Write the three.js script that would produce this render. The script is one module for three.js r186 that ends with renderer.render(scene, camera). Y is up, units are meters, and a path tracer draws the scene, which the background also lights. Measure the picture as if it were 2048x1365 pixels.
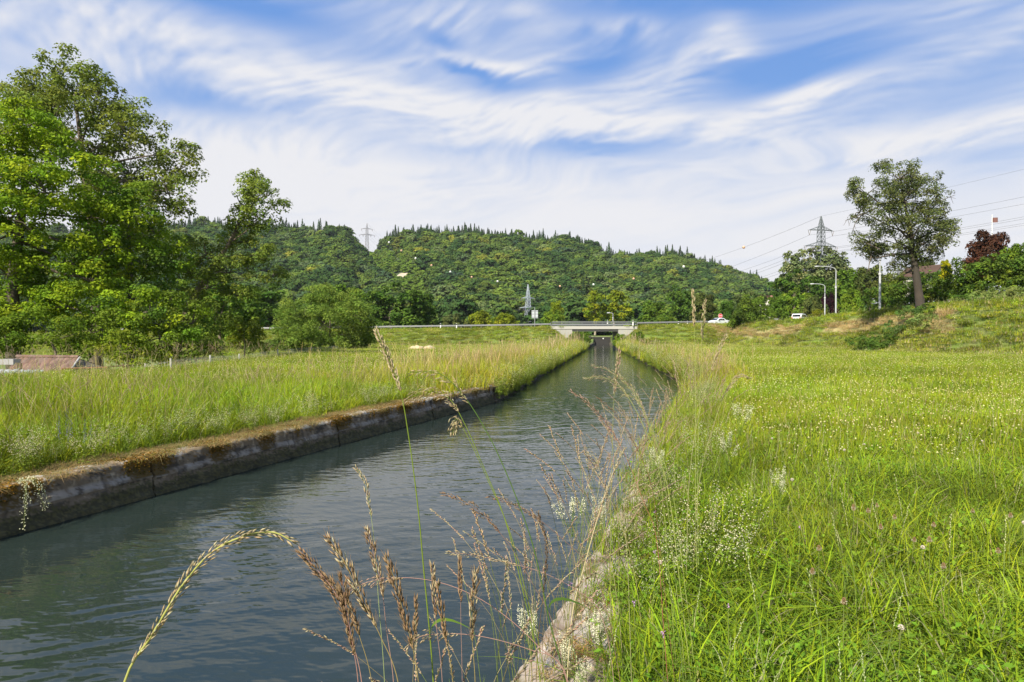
import * as THREE from 'three';
import { createNoise2D, createNoise3D } from 'simplex-noise';
import { mergeGeometries } from 'three/addons/utils/BufferGeometryUtils.js';
import { FontLoader } from 'three/addons/loaders/FontLoader.js';
import { TextGeometry } from 'three/addons/geometries/TextGeometry.js';

// ---------------------------------------------------------------- camera, sky, sun, exposure
const scene = new THREE.Scene();
const EYE = 1.7, F = 1365, HOR = 674, CX = 1024;
const camera = new THREE.PerspectiveCamera(2 * Math.atan(682.5 / F) * 180 / Math.PI, 1024 / 682, 0.1, 9000);
camera.position.set(0, EYE, 0);
camera.rotation.x = -Math.atan((682.5 - HOR) / F);
const renderer = new THREE.WebGLRenderer({ antialias: true });
renderer.toneMapping = THREE.LinearToneMapping;
renderer.toneMappingExposure = 1.8;
renderer.shadowMap.enabled = true;
renderer.setSize(1024, 682);

const rand = (seed) => { let a = seed >>> 0; return () => { a = (a + 0x6D2B79F5) | 0; let t = Math.imul(a ^ (a >>> 15), 1 | a); t = (t + Math.imul(t ^ (t >>> 7), 61 | t)) ^ t; return ((t ^ (t >>> 14)) >>> 0) / 4294967296; }; };
const noise = createNoise2D(rand(11)), noiseB = createNoise2D(rand(29)), noise3 = createNoise3D(rand(5));
const clamp = (x, a = 0, b = 1) => Math.min(b, Math.max(a, x));
const sm = (a, b, x) => { const t = clamp((x - a) / (b - a)); return t * t * (3 - 2 * t); };
const mix = (a, b, t) => a + (b - a) * t;
const lut = (pts, x) => { if (x <= pts[0][0]) return pts[0][1]; for (let i = 1; i < pts.length; i++) if (x <= pts[i][0]) return mix(pts[i - 1][1], pts[i][1], (x - pts[i - 1][0]) / (pts[i][0] - pts[i - 1][0])); return pts[pts.length - 1][1]; };
const fbm = (n, x, y, o = 4) => { let s = 0, a = 0.5, f = 1; for (let i = 0; i < o; i++) { s += a * n(x * f, y * f); a *= 0.5; f *= 2.03; } return s; };
const V = (x, y, z) => new THREE.Vector3(x, y, z);

const SUN = V(-0.46, 0.78, 0.52).normalize();
const sun = new THREE.DirectionalLight(new THREE.Color(1, 0.93, 0.78), 5);
sun.position.copy(SUN).multiplyScalar(300); sun.castShadow = true; sun.shadow.mapSize.set(4096, 4096);
Object.assign(sun.shadow.camera, { left: -160, right: 160, top: 160, bottom: -160, near: 1, far: 900 });
sun.target.position.set(0, 0, -60); scene.add(sun, sun.target);

{ // thin cirrus over blue air, thickening to a white veil low in the sky
  const W = 3072, H = 1536, data = new Float32Array(W * H * 4);
  // streaks and gaps: azimuth and elevation in degrees, half sizes, tilt, strength
  const A = (px, py) => [Math.atan((px - CX) / F) * 57.2958, Math.atan((HOR - py) / F * Math.cos(Math.atan((px - CX) / F))) * 57.2958];
  const spots = [
    [500, 120, 620, 42, 9, .42], [880, 215, 330, 36, 9, .34], [1010, 128, 110, 10, 9, .5], [1070, 118, 90, 9, -14, .34], [840, 118, 120, 10, -10, .3],
    [1459, 62, 42, 30, 20, .5], [1452, 106, 55, 14, 4, .5], [1644, 182, 70, 16, -10, .62], [1590, 203, 120, 15, -6, .42], [1324, 150, 110, 40, -12, .3],
    [1094, 195, 46, 16, 0, .34], [1270, 246, 260, 24, 6, .6], [1600, 290, 260, 20, 3, .36], [1950, 262, 190, 24, -3, .3], [1930, 60, 170, 70, -14, .34],
    [420, 330, 460, 70, 0, .45], [880, 25, 90, 28, -8, .32], [1240, 45, 90, 18, 5, .34], [1050, 20, 60, 20, 8, .34], [60, 60, 260, 60, 8, .3],
    [1190, 303, 150, 17, 2, -.62], [940, 136, 60, 10, 13, -.55], [1000, 166, 70, 14, 4, -.42], [575, 138, 60, 18, 25, -.34], [395, 200, 110, 24, 4, -.5],
    [430, 4, 220, 20, 3, -.34], [880, 76, 60, 16, 20, -.32], [1440, 0, 260, 34, 4, -.36], [1720, 110, 240, 44, -8, -.34], [2010, 325, 110, 34, -6, -.34],
    [1960, 160, 150, 34, -6, -.3], [1560, 150, 90, 24, 0, -.3], [1180, 135, 110, 26, -8, -.34], [1250, 228, 60, 8, 10, -.4], [1470, 300, 160, 14, 3, -.2], [1790, 320, 160, 14, 3, -.2]
  ].map(([x, y, rx, ry, rot, s]) => { const [a, e] = A(x, y), r = rot / 57.2958; return { a, e, rx: rx / 24, ry: ry / 24, c: Math.cos(r), s: Math.sin(r), k: s }; });
  for (let j = 0; j < H; j++) {
    const el = ((j + 0.5) / H - 0.5) * Math.PI, ed = el * 57.2958;
    for (let i = 0; i < W; i++) {
      const o = (j * W + i) * 4;
      if (ed < -3) { data[o] = 0.13; data[o + 1] = 0.15; data[o + 2] = 0.1; data[o + 3] = 1; continue; }
      let ad = ((i + 0.5) / W - 0.25) * 360; if (ad > 180) ad -= 360;
      const ar = ad / 57.2958, cy = Math.cos(el), dx = Math.sin(ar) * cy, dz = -Math.cos(ar) * cy, dy = Math.max(0, Math.sin(el));
      const k = 1.6 / (dy + 0.16), qx = dx * k, qz = dz * k;
      const wx = fbm(noise, qx * 0.5 + 3, qz * 0.5, 2), wz = fbm(noiseB, qx * 0.5, qz * 0.5 + 7, 2);
      const ux = qx * 0.8 + qz * 0.6 + wx * 0.45, uz = -qx * 0.6 + qz * 0.8 + wz * 0.45;
      const big = fbm(noise, ux * 0.35 + 9, uz * 0.8, 3), mid = fbm(noiseB, ux * 0.9, uz * 2.8 + 4, 4), fine = fbm(noise, ux * 2.6, uz * 8, 5);
      let c = lut([[-3, 1], [5, 0.98], [9, 0.93], [12, 0.84], [14, 0.6], [18, 0.4], [25, 0.27], [40, 0.26], [90, 0.22]], ed + 1.6 * wx);
      c += 0.2 * big + 0.16 * mid * sm(4, 15, ed) + 0.16 * fine * sm(6, 16, ed);
      if (ed < 34 && ad > -48 && ad < 48) {
        const wa = ad + 1.6 * wx + 1.2 * mid, we = ed + 0.8 * wz + 0.5 * mid + 0.35 * fine;
        for (const s of spots) { const x = wa - s.a, y = -(we - s.e); const X = (x * s.c + y * s.s) / s.rx, Y = (-x * s.s + y * s.c) / s.ry, r = X * X + Y * Y; if (r < 9) c += s.k * Math.exp(-r) * (0.86 + 0.5 * fine); }
      }
      c = clamp(c); c = c * c * (3 - 2 * c) * 0.4 + c * 0.6;
      const h = Math.exp(-Math.max(0, ed) / 16);
      const b = [mix(0.058, 0.22, h), mix(0.148, 0.35, h), mix(0.385, 0.54, h)];
      const w = [0.485, 0.482, 0.494];
      for (let q = 0; q < 3; q++) data[o + q] = mix(b[q], w[q], c * 0.96);
      data[o + 3] = 1;
    }
  }
  const t = new THREE.DataTexture(data, W, H, THREE.RGBAFormat, THREE.FloatType);
  t.mapping = THREE.EquirectangularReflectionMapping; t.magFilter = THREE.LinearFilter; t.minFilter = THREE.LinearFilter; t.needsUpdate = true;
  scene.background = t; scene.environment = t;
}

// ---------------------------------------------------------------- helpers
scene.fog = new THREE.FogExp2(new THREE.Color(.78, .85, .95), .00005);
const P = (px, py, d) => V((px - CX) / F * d, EYE + (HOR - py) / F * d, -d);   // point seen in that direction at depth d
const px2m = (p, d) => p / F * d;
const taken = {};
const numbered = (n) => { const k = taken[n] = (taken[n] ?? -1) + 1; return k ? `${n}_${String(k).padStart(3, '0')}` : n; };
function tag(o, label, category, group, kind) { o.userData.label = label; if (category) o.userData.category = category; if (group) o.userData.group = group; if (kind) o.userData.kind = kind; return o; }
const shade = (o) => { o.traverse((m) => { if (m.isMesh) { m.castShadow = m.receiveShadow = true; } }); return o; };
function thing(name, label, category, pos = [0, 0, 0], group) { const g = new THREE.Group(); g.name = numbered(name); g.position.set(...pos); tag(g, label, category, group); scene.add(g); return g; }
function part(name, geo, mat, parent) { const m = new THREE.Mesh(geo, mat); m.name = name; m.castShadow = m.receiveShadow = true; parent.add(m); return m; }
function single(name, geo, mat, label, category, group, kind) { const m = new THREE.Mesh(geo, mat); m.name = numbered(name); m.castShadow = m.receiveShadow = true; tag(m, label, category, group, kind); scene.add(m); return m; }
class GB {
  constructor() { this.p = []; this.c = []; this.i = []; this.n = 0; }
  v(x, y, z, c) { this.p.push(x, y, z); this.c.push(c[0], c[1], c[2]); return this.n++; }
  tri(a, b, c) { this.i.push(a, b, c); }
  quad(a, b, c, d) { this.i.push(a, b, c, a, c, d); }
  build() { const g = new THREE.BufferGeometry(); g.setAttribute('position', new THREE.Float32BufferAttribute(this.p, 3)); g.setAttribute('color', new THREE.Float32BufferAttribute(this.c, 3)); g.setIndex(this.i); g.computeVertexNormals(); return g; }
  leaf(x, y, z, nx, ny, nz, s, w, c, r) {
    let tx = r() - .5, ty = r() - .5, tz = r() - .5; const d = tx * nx + ty * ny + tz * nz; tx -= d * nx; ty -= d * ny; tz -= d * nz;
    const l = s / (Math.hypot(tx, ty, tz) || 1) * .5; tx *= l; ty *= l; tz *= l;
    const bx = (ny * tz - nz * ty) * w, by = (nz * tx - nx * tz) * w, bz = (nx * ty - ny * tx) * w, f = s * .12;
    const a = this.v(x - tx, y - ty, z - tz, c), b = this.v(x + bx + nx * f, y + by + ny * f, z + bz + nz * f, c), e = this.v(x + tx, y + ty, z + tz, c), g = this.v(x - bx + nx * f, y - by + ny * f, z - bz + nz * f, c);
    this.tri(a, b, e); this.tri(a, e, g);
  }
  tube(pts, rad, sides, c, cap = true) {
    const N = pts.length; let prev = null; const ref = V(0.31, 0.2, 0.93);
    for (let k = 0; k < N; k++) {
      const t = pts[Math.min(N - 1, k + 1)].clone().sub(pts[Math.max(0, k - 1)]).normalize();
      const u = ref.clone().cross(t); if (u.lengthSq() < 1e-4) u.set(1, 0, 0).cross(t); u.normalize(); const w = t.clone().cross(u);
      const r = Array.isArray(rad) ? rad[k] : rad, ring = [], cc = typeof c === 'function' ? c(k / (N - 1)) : c;
      for (let s = 0; s < sides; s++) { const a = s / sides * 6.28319, x = Math.cos(a) * r, y = Math.sin(a) * r; ring.push(this.v(pts[k].x + u.x * x + w.x * y, pts[k].y + u.y * x + w.y * y, pts[k].z + u.z * x + w.z * y, cc)); }
      if (prev) for (let s = 0; s < sides; s++) { const n = (s + 1) % sides; this.quad(prev[s], prev[n], ring[n], ring[s]); }
      if (cap && (k === 0 || k === N - 1)) { const m = this.v(pts[k].x, pts[k].y, pts[k].z, cc); for (let s = 0; s < sides; s++) { const n = (s + 1) % sides; k ? this.tri(ring[s], ring[n], m) : this.tri(ring[n], ring[s], m); } }
      prev = ring;
    }
  }
  bar(a, b, r, c, sides = 4) { this.tube([a, b], r, sides, c, true); }
  box(x0, x1, y0, y1, z0, z1, c) {
    const q = [[x0, y0, z1], [x1, y0, z1], [x1, y1, z1], [x0, y1, z1], [x0, y0, z0], [x1, y0, z0], [x1, y1, z0], [x0, y1, z0]];
    for (const f of [[0, 1, 2, 3], [5, 4, 7, 6], [1, 5, 6, 2], [4, 0, 3, 7], [3, 2, 6, 7], [4, 5, 1, 0]]) this.quad(...f.map((k) => this.v(...q[k], c)));
  }
  blade(x, y, z, az, h, lean, w, c, seg = 3, droop = .35) {
    const dx = Math.cos(az), dz = Math.sin(az), tw = az + 1.57 + (h * 37 % 1 - .5) * 1.2, sx = Math.cos(tw), sz = Math.sin(tw); let pa, pb;
    for (let k = 0; k <= seg; k++) {
      const t = k / seg, o = lean * h * t * t, yy = y + h * (t - droop * lean * t * t * t), ww = w * .5 * (1 - t * t * .9);
      const X = x + dx * o, Z = z + dz * o;
      if (k === seg) { const m = this.v(X, yy, Z, c); this.tri(pa, pb, m); } else { const a = this.v(X - sx * ww, yy, Z - sz * ww, c), b = this.v(X + sx * ww, yy, Z + sz * ww, c); if (k) this.quad(pa, pb, b, a); pa = a; pb = b; }
    }
  }
  spikelet(p, d, len, w, c) {
    const u = V(0.3, 0.5, 0.81).cross(d).normalize(), q = d.clone().cross(u), a = this.v(p.x, p.y, p.z, c), m = p.clone().addScaledVector(d, len * .42), e = p.clone().addScaledVector(d, len), b = this.v(e.x, e.y, e.z, c), r = [];
    for (let k = 0; k < 4; k++) { const t = k * 1.5708; r.push(this.v(m.x + (u.x * Math.cos(t) + q.x * Math.sin(t)) * w, m.y + (u.y * Math.cos(t) + q.y * Math.sin(t)) * w, m.z + (u.z * Math.cos(t) + q.z * Math.sin(t)) * w, c)); }
    for (let k = 0; k < 4; k++) { const n = (k + 1) % 4; this.tri(a, r[n], r[k]); this.tri(b, r[k], r[n]); }
  }
  blob(x, y, z, s, c) { const q = [[s, 0, 0], [-s, 0, 0], [0, s, 0], [0, -s, 0], [0, 0, s], [0, 0, -s]].map((e) => this.v(x + e[0], y + e[1], z + e[2], c)); for (const f of [[0, 2, 4], [2, 1, 4], [1, 3, 4], [3, 0, 4], [2, 0, 5], [1, 2, 5], [3, 1, 5], [0, 3, 5]]) this.tri(q[f[0]], q[f[1]], q[f[2]]); }
}
const leafMat = (tr = .4, tint = [1, 1, 1]) => { const m = new THREE.MeshPhysicalMaterial({ vertexColors: true, roughness: .92, transmission: tr, thickness: 0, side: THREE.DoubleSide, specularIntensity: .12, ior: 1.35 }); m.color.setRGB(...tint); return m; };
const plain = (r, g, b, rough = .7, metal = 0) => { const m = new THREE.MeshStandardMaterial({ roughness: rough, metalness: metal, side: THREE.DoubleSide }); m.color.setRGB(r, g, b); return m; };
const painted = (rough = .85) => new THREE.MeshStandardMaterial({ vertexColors: true, roughness: rough, side: THREE.DoubleSide });
const vary = (c, r, k = .25) => { const f = 1 + (r() - .5) * 2 * k, y = 1 + (r() - .5) * k; return [c[0] * f * y, c[1] * f, c[2] * f]; };
const pick = (a, r) => a[Math.floor(r() * a.length) % a.length];
const grassMat = leafMat(.32), leaves = leafMat(.4), barkMat = painted(.95), strawMat = leafMat(.3);
// many copies of a few tuft shapes
function scatter(parent, name, geos, mat, items) {
  const per = geos.map(() => []); items.forEach((t) => per[t.k % geos.length].push(t));
  const M = new THREE.Matrix4(), Q = new THREE.Quaternion(), E = new THREE.Euler(), C = new THREE.Color();
  geos.forEach((g, k) => {
    if (!per[k].length) return;
    const im = new THREE.InstancedMesh(g, mat, per[k].length); im.name = name; im.castShadow = im.receiveShadow = true;
    per[k].forEach((t, i) => { E.set(t.tx ?? 0, t.r, t.tz ?? 0, 'XYZ'); M.compose(V(t.x, t.y, t.z), Q.setFromEuler(E), V(t.s, t.sy ?? t.s, t.s)); im.setMatrixAt(i, M); const c = t.c ?? [1, 1, 1]; im.setColorAt(i, C.setRGB(c[0], c[1], c[2])); });
    parent.add(im);
  });
}

// ---------------------------------------------------------------- the lie of the land (x across, d = depth = -z)
const XL = (d) => d < 22.9 ? -5.62 + .322 * (d - 7.49) : -.66 + .1415 * (d - 22.9);
const XR = (d) => d < 28.5 ? 2.15 + .311 * (d - 10.27) : 7.82 + .121 * (d - 28.5);
const WATER = -0.5, ROAD_D = 140;
const roadY = (x) => lut([[-90, 2.5], [-40, 2.9], [0, 3.45], [14, 3.75], [22, 3.8], [45, 4.25], [70, 4.8]], x);
const bankTop = (d) => lut([[40, 5.4], [90, 5.45], [101, 5.1], [117, 4.35], [130, 4.05], [170, 4]], d);
const bankFoot = (d) => 43 - Math.max(0, d - 100) * .25 + 1.6 * noise(d * .05, 3);
const fieldEdge = (d) => lut([[20, -21], [28, -20], [32, -17], [45, -18], [75, -22], [100, -27], [130, -40]], d);
function land(x, d) {
  let y = .05 * noise(x * .12, d * .12) + .03 * noiseB(x * .5, d * .5);
  const near = Math.min(Math.abs(x - XL(d)), Math.abs(x - XR(d))); y *= sm(.2, 2.5, near);
  const fe = fieldEdge(d); if (x < fe) y += -1.7 * sm(0, 4.5, fe - x) * (1 - sm(92, 116, d));
  let e = roadY(x) * sm(124.5, 135.6, d + 1.2 * noise(x * .08, 8)) * (d > 147 ? mix(1, .35, sm(147, 175, d)) : 1);
  if (d > 118) { const gap = d < 136.2 ? sm(6.5, 12.2, x) * (1 - sm(20.9, 26.5, x)) : sm(11.2, 12.2, x) * (1 - sm(20.9, 21.9, x)); const far = d > 150 ? sm(XL(d) - 5, XL(d) - 1, x) * (1 - sm(XR(d) + 1, XR(d) + 5, x)) : 0; e *= 1 - Math.max(d < 152 ? gap : 0, far); }
  let b = 0; if (x > 20 && d < 400) { const f = bankFoot(d); b = bankTop(d) * sm(0, 9.5, x - f) + .07 * clamp(x - 52, 0, 90) + .28 * noise(x * .25, d * .18) * sm(0, 3, x - f); if (d > 150) b *= 1 - .5 * sm(150, 200, d); }
  return y + Math.max(e, b);
}
const G = (x, d) => V(x, land(x, d), -d);
const onRay = (px, d) => (px - CX) / F * d;

{ // one ground sheet to the horizon, with the canal's trench
  const rows = []; for (let d = -40; d < 0; d += 4) rows.push(d); for (let d = 0; d < 40; d += .6) rows.push(d); for (let d = 40; d < 120; d += 1.2) rows.push(d); for (let d = 120; d < 160; d += .8) rows.push(d); for (let d = 160; d < 4000; d *= 1.045) rows.push(d);
  const off = [0]; for (let o = .5; o < 5; o += .5) off.push(o); for (let o = 5; o < 70; o += 1) off.push(o); for (let o = 70; o < 4000; o *= 1.16) off.push(o);
  const gb = new GB(), cols = off.length * 2 + 2;
  const green = [.11, .16, .02], dry = [.2, .17, .075], soil = [.09, .07, .042], straw = [.34, .27, .135];
  for (const d of rows) {
    const l = XL(d) - .22, r = XR(d) + .24, xs = [];
    for (let k = off.length - 1; k >= 0; k--) xs.push([l - off[k], 1]); xs.push([l + .02, 0], [r - .02, 0]); for (const o of off) xs.push([r + o, 1]);
    for (const [x, top] of xs) {
      const open = d < 206, y = top || !open ? land(x, Math.max(d, -40)) : -2.6;
      const n = fbm(noise, x * .3, d * .3, 3), t = sm(-.1, .4, n); let c = [0, 1, 2].map((q) => mix(green[q], dry[q], t * .5));
      if (!top && open) c = soil;
      if (x > 30 && d < 150 && d > 40) { const f = bankFoot(d), h = clamp((x - f) / 9.5), s = sm(.4, .5, h + .12 * n) * (1 - sm(.68, .8, h + .12 * n)) * sm(-.3, .05, noise(x * .1 + 4, d * .06)); c = c.map((v, q) => mix(v, straw[q], s * .85)); }
      gb.v(x, y, -d, c);
    }
  }
  for (let j = 0; j < rows.length - 1; j++) for (let i = 0; i < cols - 1; i++) { const a = j * cols + i; gb.quad(a, a + 1, a + cols + 1, a + cols); }
  const g = gb.build(); single('ground', g, painted(1), 'grassy ground on both sides of the canal', 'ground', null, 'structure');
}

{ // flowing water, real ripples
  const gb = new GB(), rows = []; for (let d = -6; d < 207;) { rows.push(d); d += Math.max(.032, Math.abs(d) * .0034); }
  const NC = 150, white = [1, 1, 1];
  const wave = (x, d, step) => {
    const cx = (XL(d) + XR(d)) / 2, u = x - cx, s = d; let h = 0;
    const wob = noise(x * .21, d * .13) * 1.2, rough = .55 + .75 * sm(-.25, .5, noiseB(x * .33 + 4, d * .16));
    const comp = (wl, ax, amp, seed, n) => { if (step * 2.6 < wl) h += amp * sm(0, 1, (wl - step * 2.6) / wl * 1.6) * n((u * .93 + s * .3) / (wl * ax) + seed + wob * .25, (s * .95 - u * .33) / wl + seed + wob * .6); };
    comp(2.2, 1.2, .003, 3, noise); comp(.9, 1.4, .0022 * rough, 8, noiseB); comp(.42, 1.5, .0022 * rough, 13, noise); comp(.2, 1.7, .0014 * rough * rough, 21, noiseB); comp(.1, 1.8, .0008 * rough * rough, 33, noise);
    return h;
  };
  rows.forEach((d, j) => { const l = XL(d) - .12, r = XR(d) + .12, st = (rows[Math.min(j + 1, rows.length - 1)] - d) || .7; for (let i = 0; i <= NC; i++) { const x = mix(l, r, i / NC); gb.v(x, WATER + wave(x, d, Math.max(st, (r - l) / NC)), -d, white); } });
  for (let j = 0; j < rows.length - 1; j++) for (let i = 0; i < NC; i++) { const a = j * (NC + 1) + i; gb.quad(a, a + 1, a + NC + 2, a + NC + 1); }
  const T = 1024, tile = 2.56, hgt = new Float32Array(T * T), rw = rand(404); let lo = 1e9, hi = -1e9; // fine ripples, tiling every 2.56 m
  for (let n = 0; n < 46; n++) { const wl = .045 * Math.pow(6, rw()), a = 1.25 + (rw() - .5) * 1.5, kx = Math.round(Math.cos(a) * tile / wl), ky = Math.round(Math.sin(a) * tile / wl), k = Math.hypot(kx, ky) || 1, amp = tile / k * .00062, ph = rw() * 6.283; for (let j = 0; j < T; j++) { const b = 6.28319 * ky * j / T + ph; for (let i = 0; i < T; i++) hgt[j * T + i] += amp * Math.sin(6.28319 * kx * i / T + b); } }
  for (const v of hgt) { lo = Math.min(lo, v); hi = Math.max(hi, v); } const px8 = new Float32Array(T * T * 4); hgt.forEach((v, i) => { const q = (v - lo) / (hi - lo); px8.set([q, q, q, 1], i * 4); });
  const bt = new THREE.DataTexture(px8, T, T, THREE.RGBAFormat, THREE.FloatType); bt.wrapS = bt.wrapT = THREE.RepeatWrapping; bt.magFilter = THREE.LinearFilter; bt.needsUpdate = true;
  const m = new THREE.MeshPhysicalMaterial({ roughness: .03, ior: 1.333, metalness: 0, bumpMap: bt, bumpScale: hi - lo }); console.log('ripple range', hi - lo); m.color.setRGB(.018, .0275, .0235);
  const wg = gb.build(), wp = wg.attributes.position, uv = new Float32Array(wp.count * 2); for (let k = 0; k < wp.count; k++) { uv[k * 2] = wp.getX(k) / tile; uv[k * 2 + 1] = -wp.getZ(k) / tile; } wg.setAttribute('uv', new THREE.BufferAttribute(uv, 2));
  single('water', wg, m, 'dark rippling water flowing along the canal', 'water', null, 'structure');
}

// ---------------------------------------------------------------- the wooded hill
const ridgePx = [[-400, 455], [200, 450], [300, 447], [350, 440], [440, 436], [520, 445], [570, 444], [620, 448], [660, 442], [690, 452], [712, 478], [735, 492], [758, 486], [778, 464], [800, 457], [870, 452], [930, 453], [1000, 459], [1050, 464], [1100, 467], [1150, 472], [1200, 486], [1212, 503], [1240, 499], [1280, 499], [1340, 497], [1400, 512], [1460, 532], [1500, 547], [1530, 560], [1560, 573], [1620, 597], [1700, 612], [2500, 622]];
const RIDGE = 880, FOOT = 400;
const ridgeY = (px) => EYE + (HOR - lut(ridgePx, px) - 22) / F * RIDGE;
function hillY(x, d) { const px = CX + x / d * F, t = clamp((d - FOOT) / (RIDGE - FOOT)); const h = Math.max(2, ridgeY(px)); return d < RIDGE ? h * (t * .8 + .2 * t * t) + 6 * t * (1 - t) * noise(x * .012, d * .012) : h - (d - RIDGE) * .03; }
{
  const gb = new GB(), NX = 150, NY = 44;
  for (let j = 0; j <= NY; j++) { const d = mix(FOOT - 30, 1400, j / NY); for (let i = 0; i <= NX; i++) { const px = mix(-700, 3000, i / NX), x = onRay(px, d); gb.v(x, d < FOOT ? -.6 : hillY(x, d) - .3, -d, vary([.045, .07, .018], () => .5 + .5 * noise(x * .05, d * .05), .3)); } }
  for (let j = 0; j < NY; j++) for (let i = 0; i < NX; i++) { const a = j * (NX + 1) + i; gb.quad(a, a + 1, a + NX + 2, a + NX + 1); }
  single('hill', gb.build(), painted(1), 'long wooded hill across the valley', 'hill', null, 'structure');
}
function puffTree(seed, n, size, shape) { // a small crown of leaf clumps, 1 m high and about .8 m wide, for trees far off
  const r = rand(seed), gb = new GB(), cl = [];
  const N = shape.clumps; for (let k = 0; k < N; k++) { const t = (k + .5) / N, a = k * 2.4 + r(), y = shape.y0 + (1 - shape.y0) * t * .93, w = shape.w * Math.sqrt(Math.max(.03, 1 - Math.pow((t - shape.mid) / (t > shape.mid ? 1 - shape.mid + .04 : shape.mid + .25), 2))) * (.55 + .45 * r()); cl.push([Math.cos(a) * w * .8, y, Math.sin(a) * w * .8, shape.rc * (.7 + .6 * r())]); }
  for (let k = 0; k < n; k++) {
    const c = cl[k % N]; let x = r() * 2 - 1, y = r() * 2 - 1, z = r() * 2 - 1; const l = Math.hypot(x, y, z) || 1; x /= l; y /= l; z /= l; if (y < -.3) y *= -.5; const q = c[3] * (.72 + .4 * r());
    const cc = vary([1, 1, 1], r, .28); let nx = x + (r() - .5) * .9, ny = y + .25 + (r() - .5) * .9, nz = z + (r() - .5) * .9; const m = Math.hypot(nx, ny, nz); gb.leaf(c[0] + x * q, c[1] + y * q * .8, c[2] + z * q, nx / m, ny / m, nz / m, size * (.6 + .8 * r()), .8, cc, r);
  }
  return gb.build();
}
function spruce(seed, n) { const r = rand(seed), gb = new GB(); for (let k = 0; k < n; k++) { const t = Math.pow(r(), .75), y = .1 + .9 * (1 - t) + 0, y2 = 1 - t * .9, w = .19 * t * (.75 + .4 * Math.abs(Math.sin(y2 * 32))), a = r() * 6.283, q = w * (.55 + .5 * r()); const nx = Math.cos(a) * .6 + (r() - .5) * .6, nz = Math.sin(a) * .6 + (r() - .5) * .6, ny = .7, m = Math.hypot(nx, ny, nz); gb.leaf(Math.cos(a) * q, y2, Math.sin(a) * q, nx / m, ny / m, nz / m, .065 * (.6 + .7 * r()), .6, vary([1, 1, 1], r, .25), r); } gb.tube([V(0, 0, 0), V(0, .98, 0)], [.012, .003], 4, [.7, .5, .45]); return gb.build(); }
{
  const wood = thing('hillside_forest', 'dense mixed forest covering the whole far hill', 'forest'); wood.userData.kind = 'stuff';
  const r = rand(77), broad = [], conifer = [];
  const protos = [0, 1, 2, 3, 4].map((k) => puffTree(100 + k, 1700, .1, { clumps: 11 + k * 2, y0: .2, w: .42, mid: .4, rc: .2 }));
  const firs = [0, 1, 2].map((k) => spruce(200 + k, 520));
  for (let d = 300; d < 945; d += 9.2) for (let x = -760; x < 640; x += 9.6) {
    const X = x + (r() - .5) * 9, D = d + (r() - .5) * 9, px = CX + X / D * F; if (px < -260 || px > 2250) continue;
    if (D < FOOT && r() < .45) continue;
    const t = (D - FOOT) / (RIDGE - FOOT), n = noise(X * .011, D * .011), n2 = noiseB(X * .03, D * .03);
    if (px > 1530 && D < 420) continue; if (px > 1030 && px < 1082 && D < 440) continue;
    const corridor = Math.abs(px - lut([[0, 860], [.45, 815], [.75, 770], [1, 735]], t)) < lut([[0, 25], [.4, 45], [1, 26]], t) && t > .1;
    if (Math.abs(px - 803) < 11 && t > .44 && t < .53) continue;
    const y = D < FOOT ? 0 : hillY(X, D);
    const edge = t > .9 && (px > 770 || px < 700), fir = !corridor && t > 0 && (edge ? r() < .93 : (n > .4 && t > .3 ? r() < .25 : r() < .03));
    
    if (fir) { const h = (10 + 14 * r() * r() + 4 * noise(X * .03, 5)) * (edge ? 1.05 : 1); conifer.push({ k: Math.floor(r() * 3), x: X, y: y - .3, z: -D, r: r() * 6, s: h * .95, sy: h, c: vary([.055, .095, .03], r, .3) }); }
    else { const h = corridor ? 5 + 3 * r() : 11 + 8 * r(), bright = clamp(.36 + .5 * n2 + .35 * n + (r() - .5) * .7); const c = corridor ? vary([.14, .22, .03], r, .2) : [mix(.043, .15, bright), mix(.088, .212, bright), mix(.022, .034, bright)]; if (!corridor && r() < .07) { c[0] *= 1.7; c[1] *= 1.25; } else if (!corridor && r() < .12) { c[0] *= 1.2; c[1] *= 1.08; c[2] *= 2; } broad.push({ k: Math.floor(r() * 5), x: X, y: y - h * .12, z: -D, r: r() * 6, s: h * (corridor ? 1.4 : 1.0 + .4 * r()), sy: h, c }); }
  }
  for (let px = 320; px < 1580; px += 4.2) { if (px > 696 && px < 772) continue; const D = RIDGE - 34 + 40 * r(), X = onRay(px + (r() - .5) * 5, D), n = noise(px * .02, 7); if (r() > .75 + .4 * n) continue; const h = 10 + 7 * r() + 3 * n; conifer.push({ k: Math.floor(r() * 3), x: X, y: hillY(X, D) - .3, z: -D, r: r() * 6, s: h * 1.25, sy: h, c: vary([.055, .095, .03], r, .3) }); }
  scatter(wood, 'broadleaf_trees', protos, leafMat(.3), broad); scatter(wood, 'spruce_trees', firs, leafMat(.15), conifer);
  console.log('forest', broad.length, conifer.length);
  const gb = new GB(), q = P(803, 551, 640); const yy = (x, d) => hillY(x, d) + .6; const a = []; for (let k = 0; k < 14; k++) { const t = k / 14 * 6.283, x = q.x + Math.cos(t) * (6 + 1.5 * noise(k, 2)), d = 640 + Math.sin(t) * 16; a.push(gb.v(x, yy(x, d), -d, vary([.42, .36, .27], r, .2))); }
  for (let k = 1; k < 13; k++) gb.tri(a[0], a[k], a[k + 1]); single('gravel_clearing', gb.build(), painted(1), 'small bare gravel clearing among the trees on the hill', 'clearing', null, 'structure');
}

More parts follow.
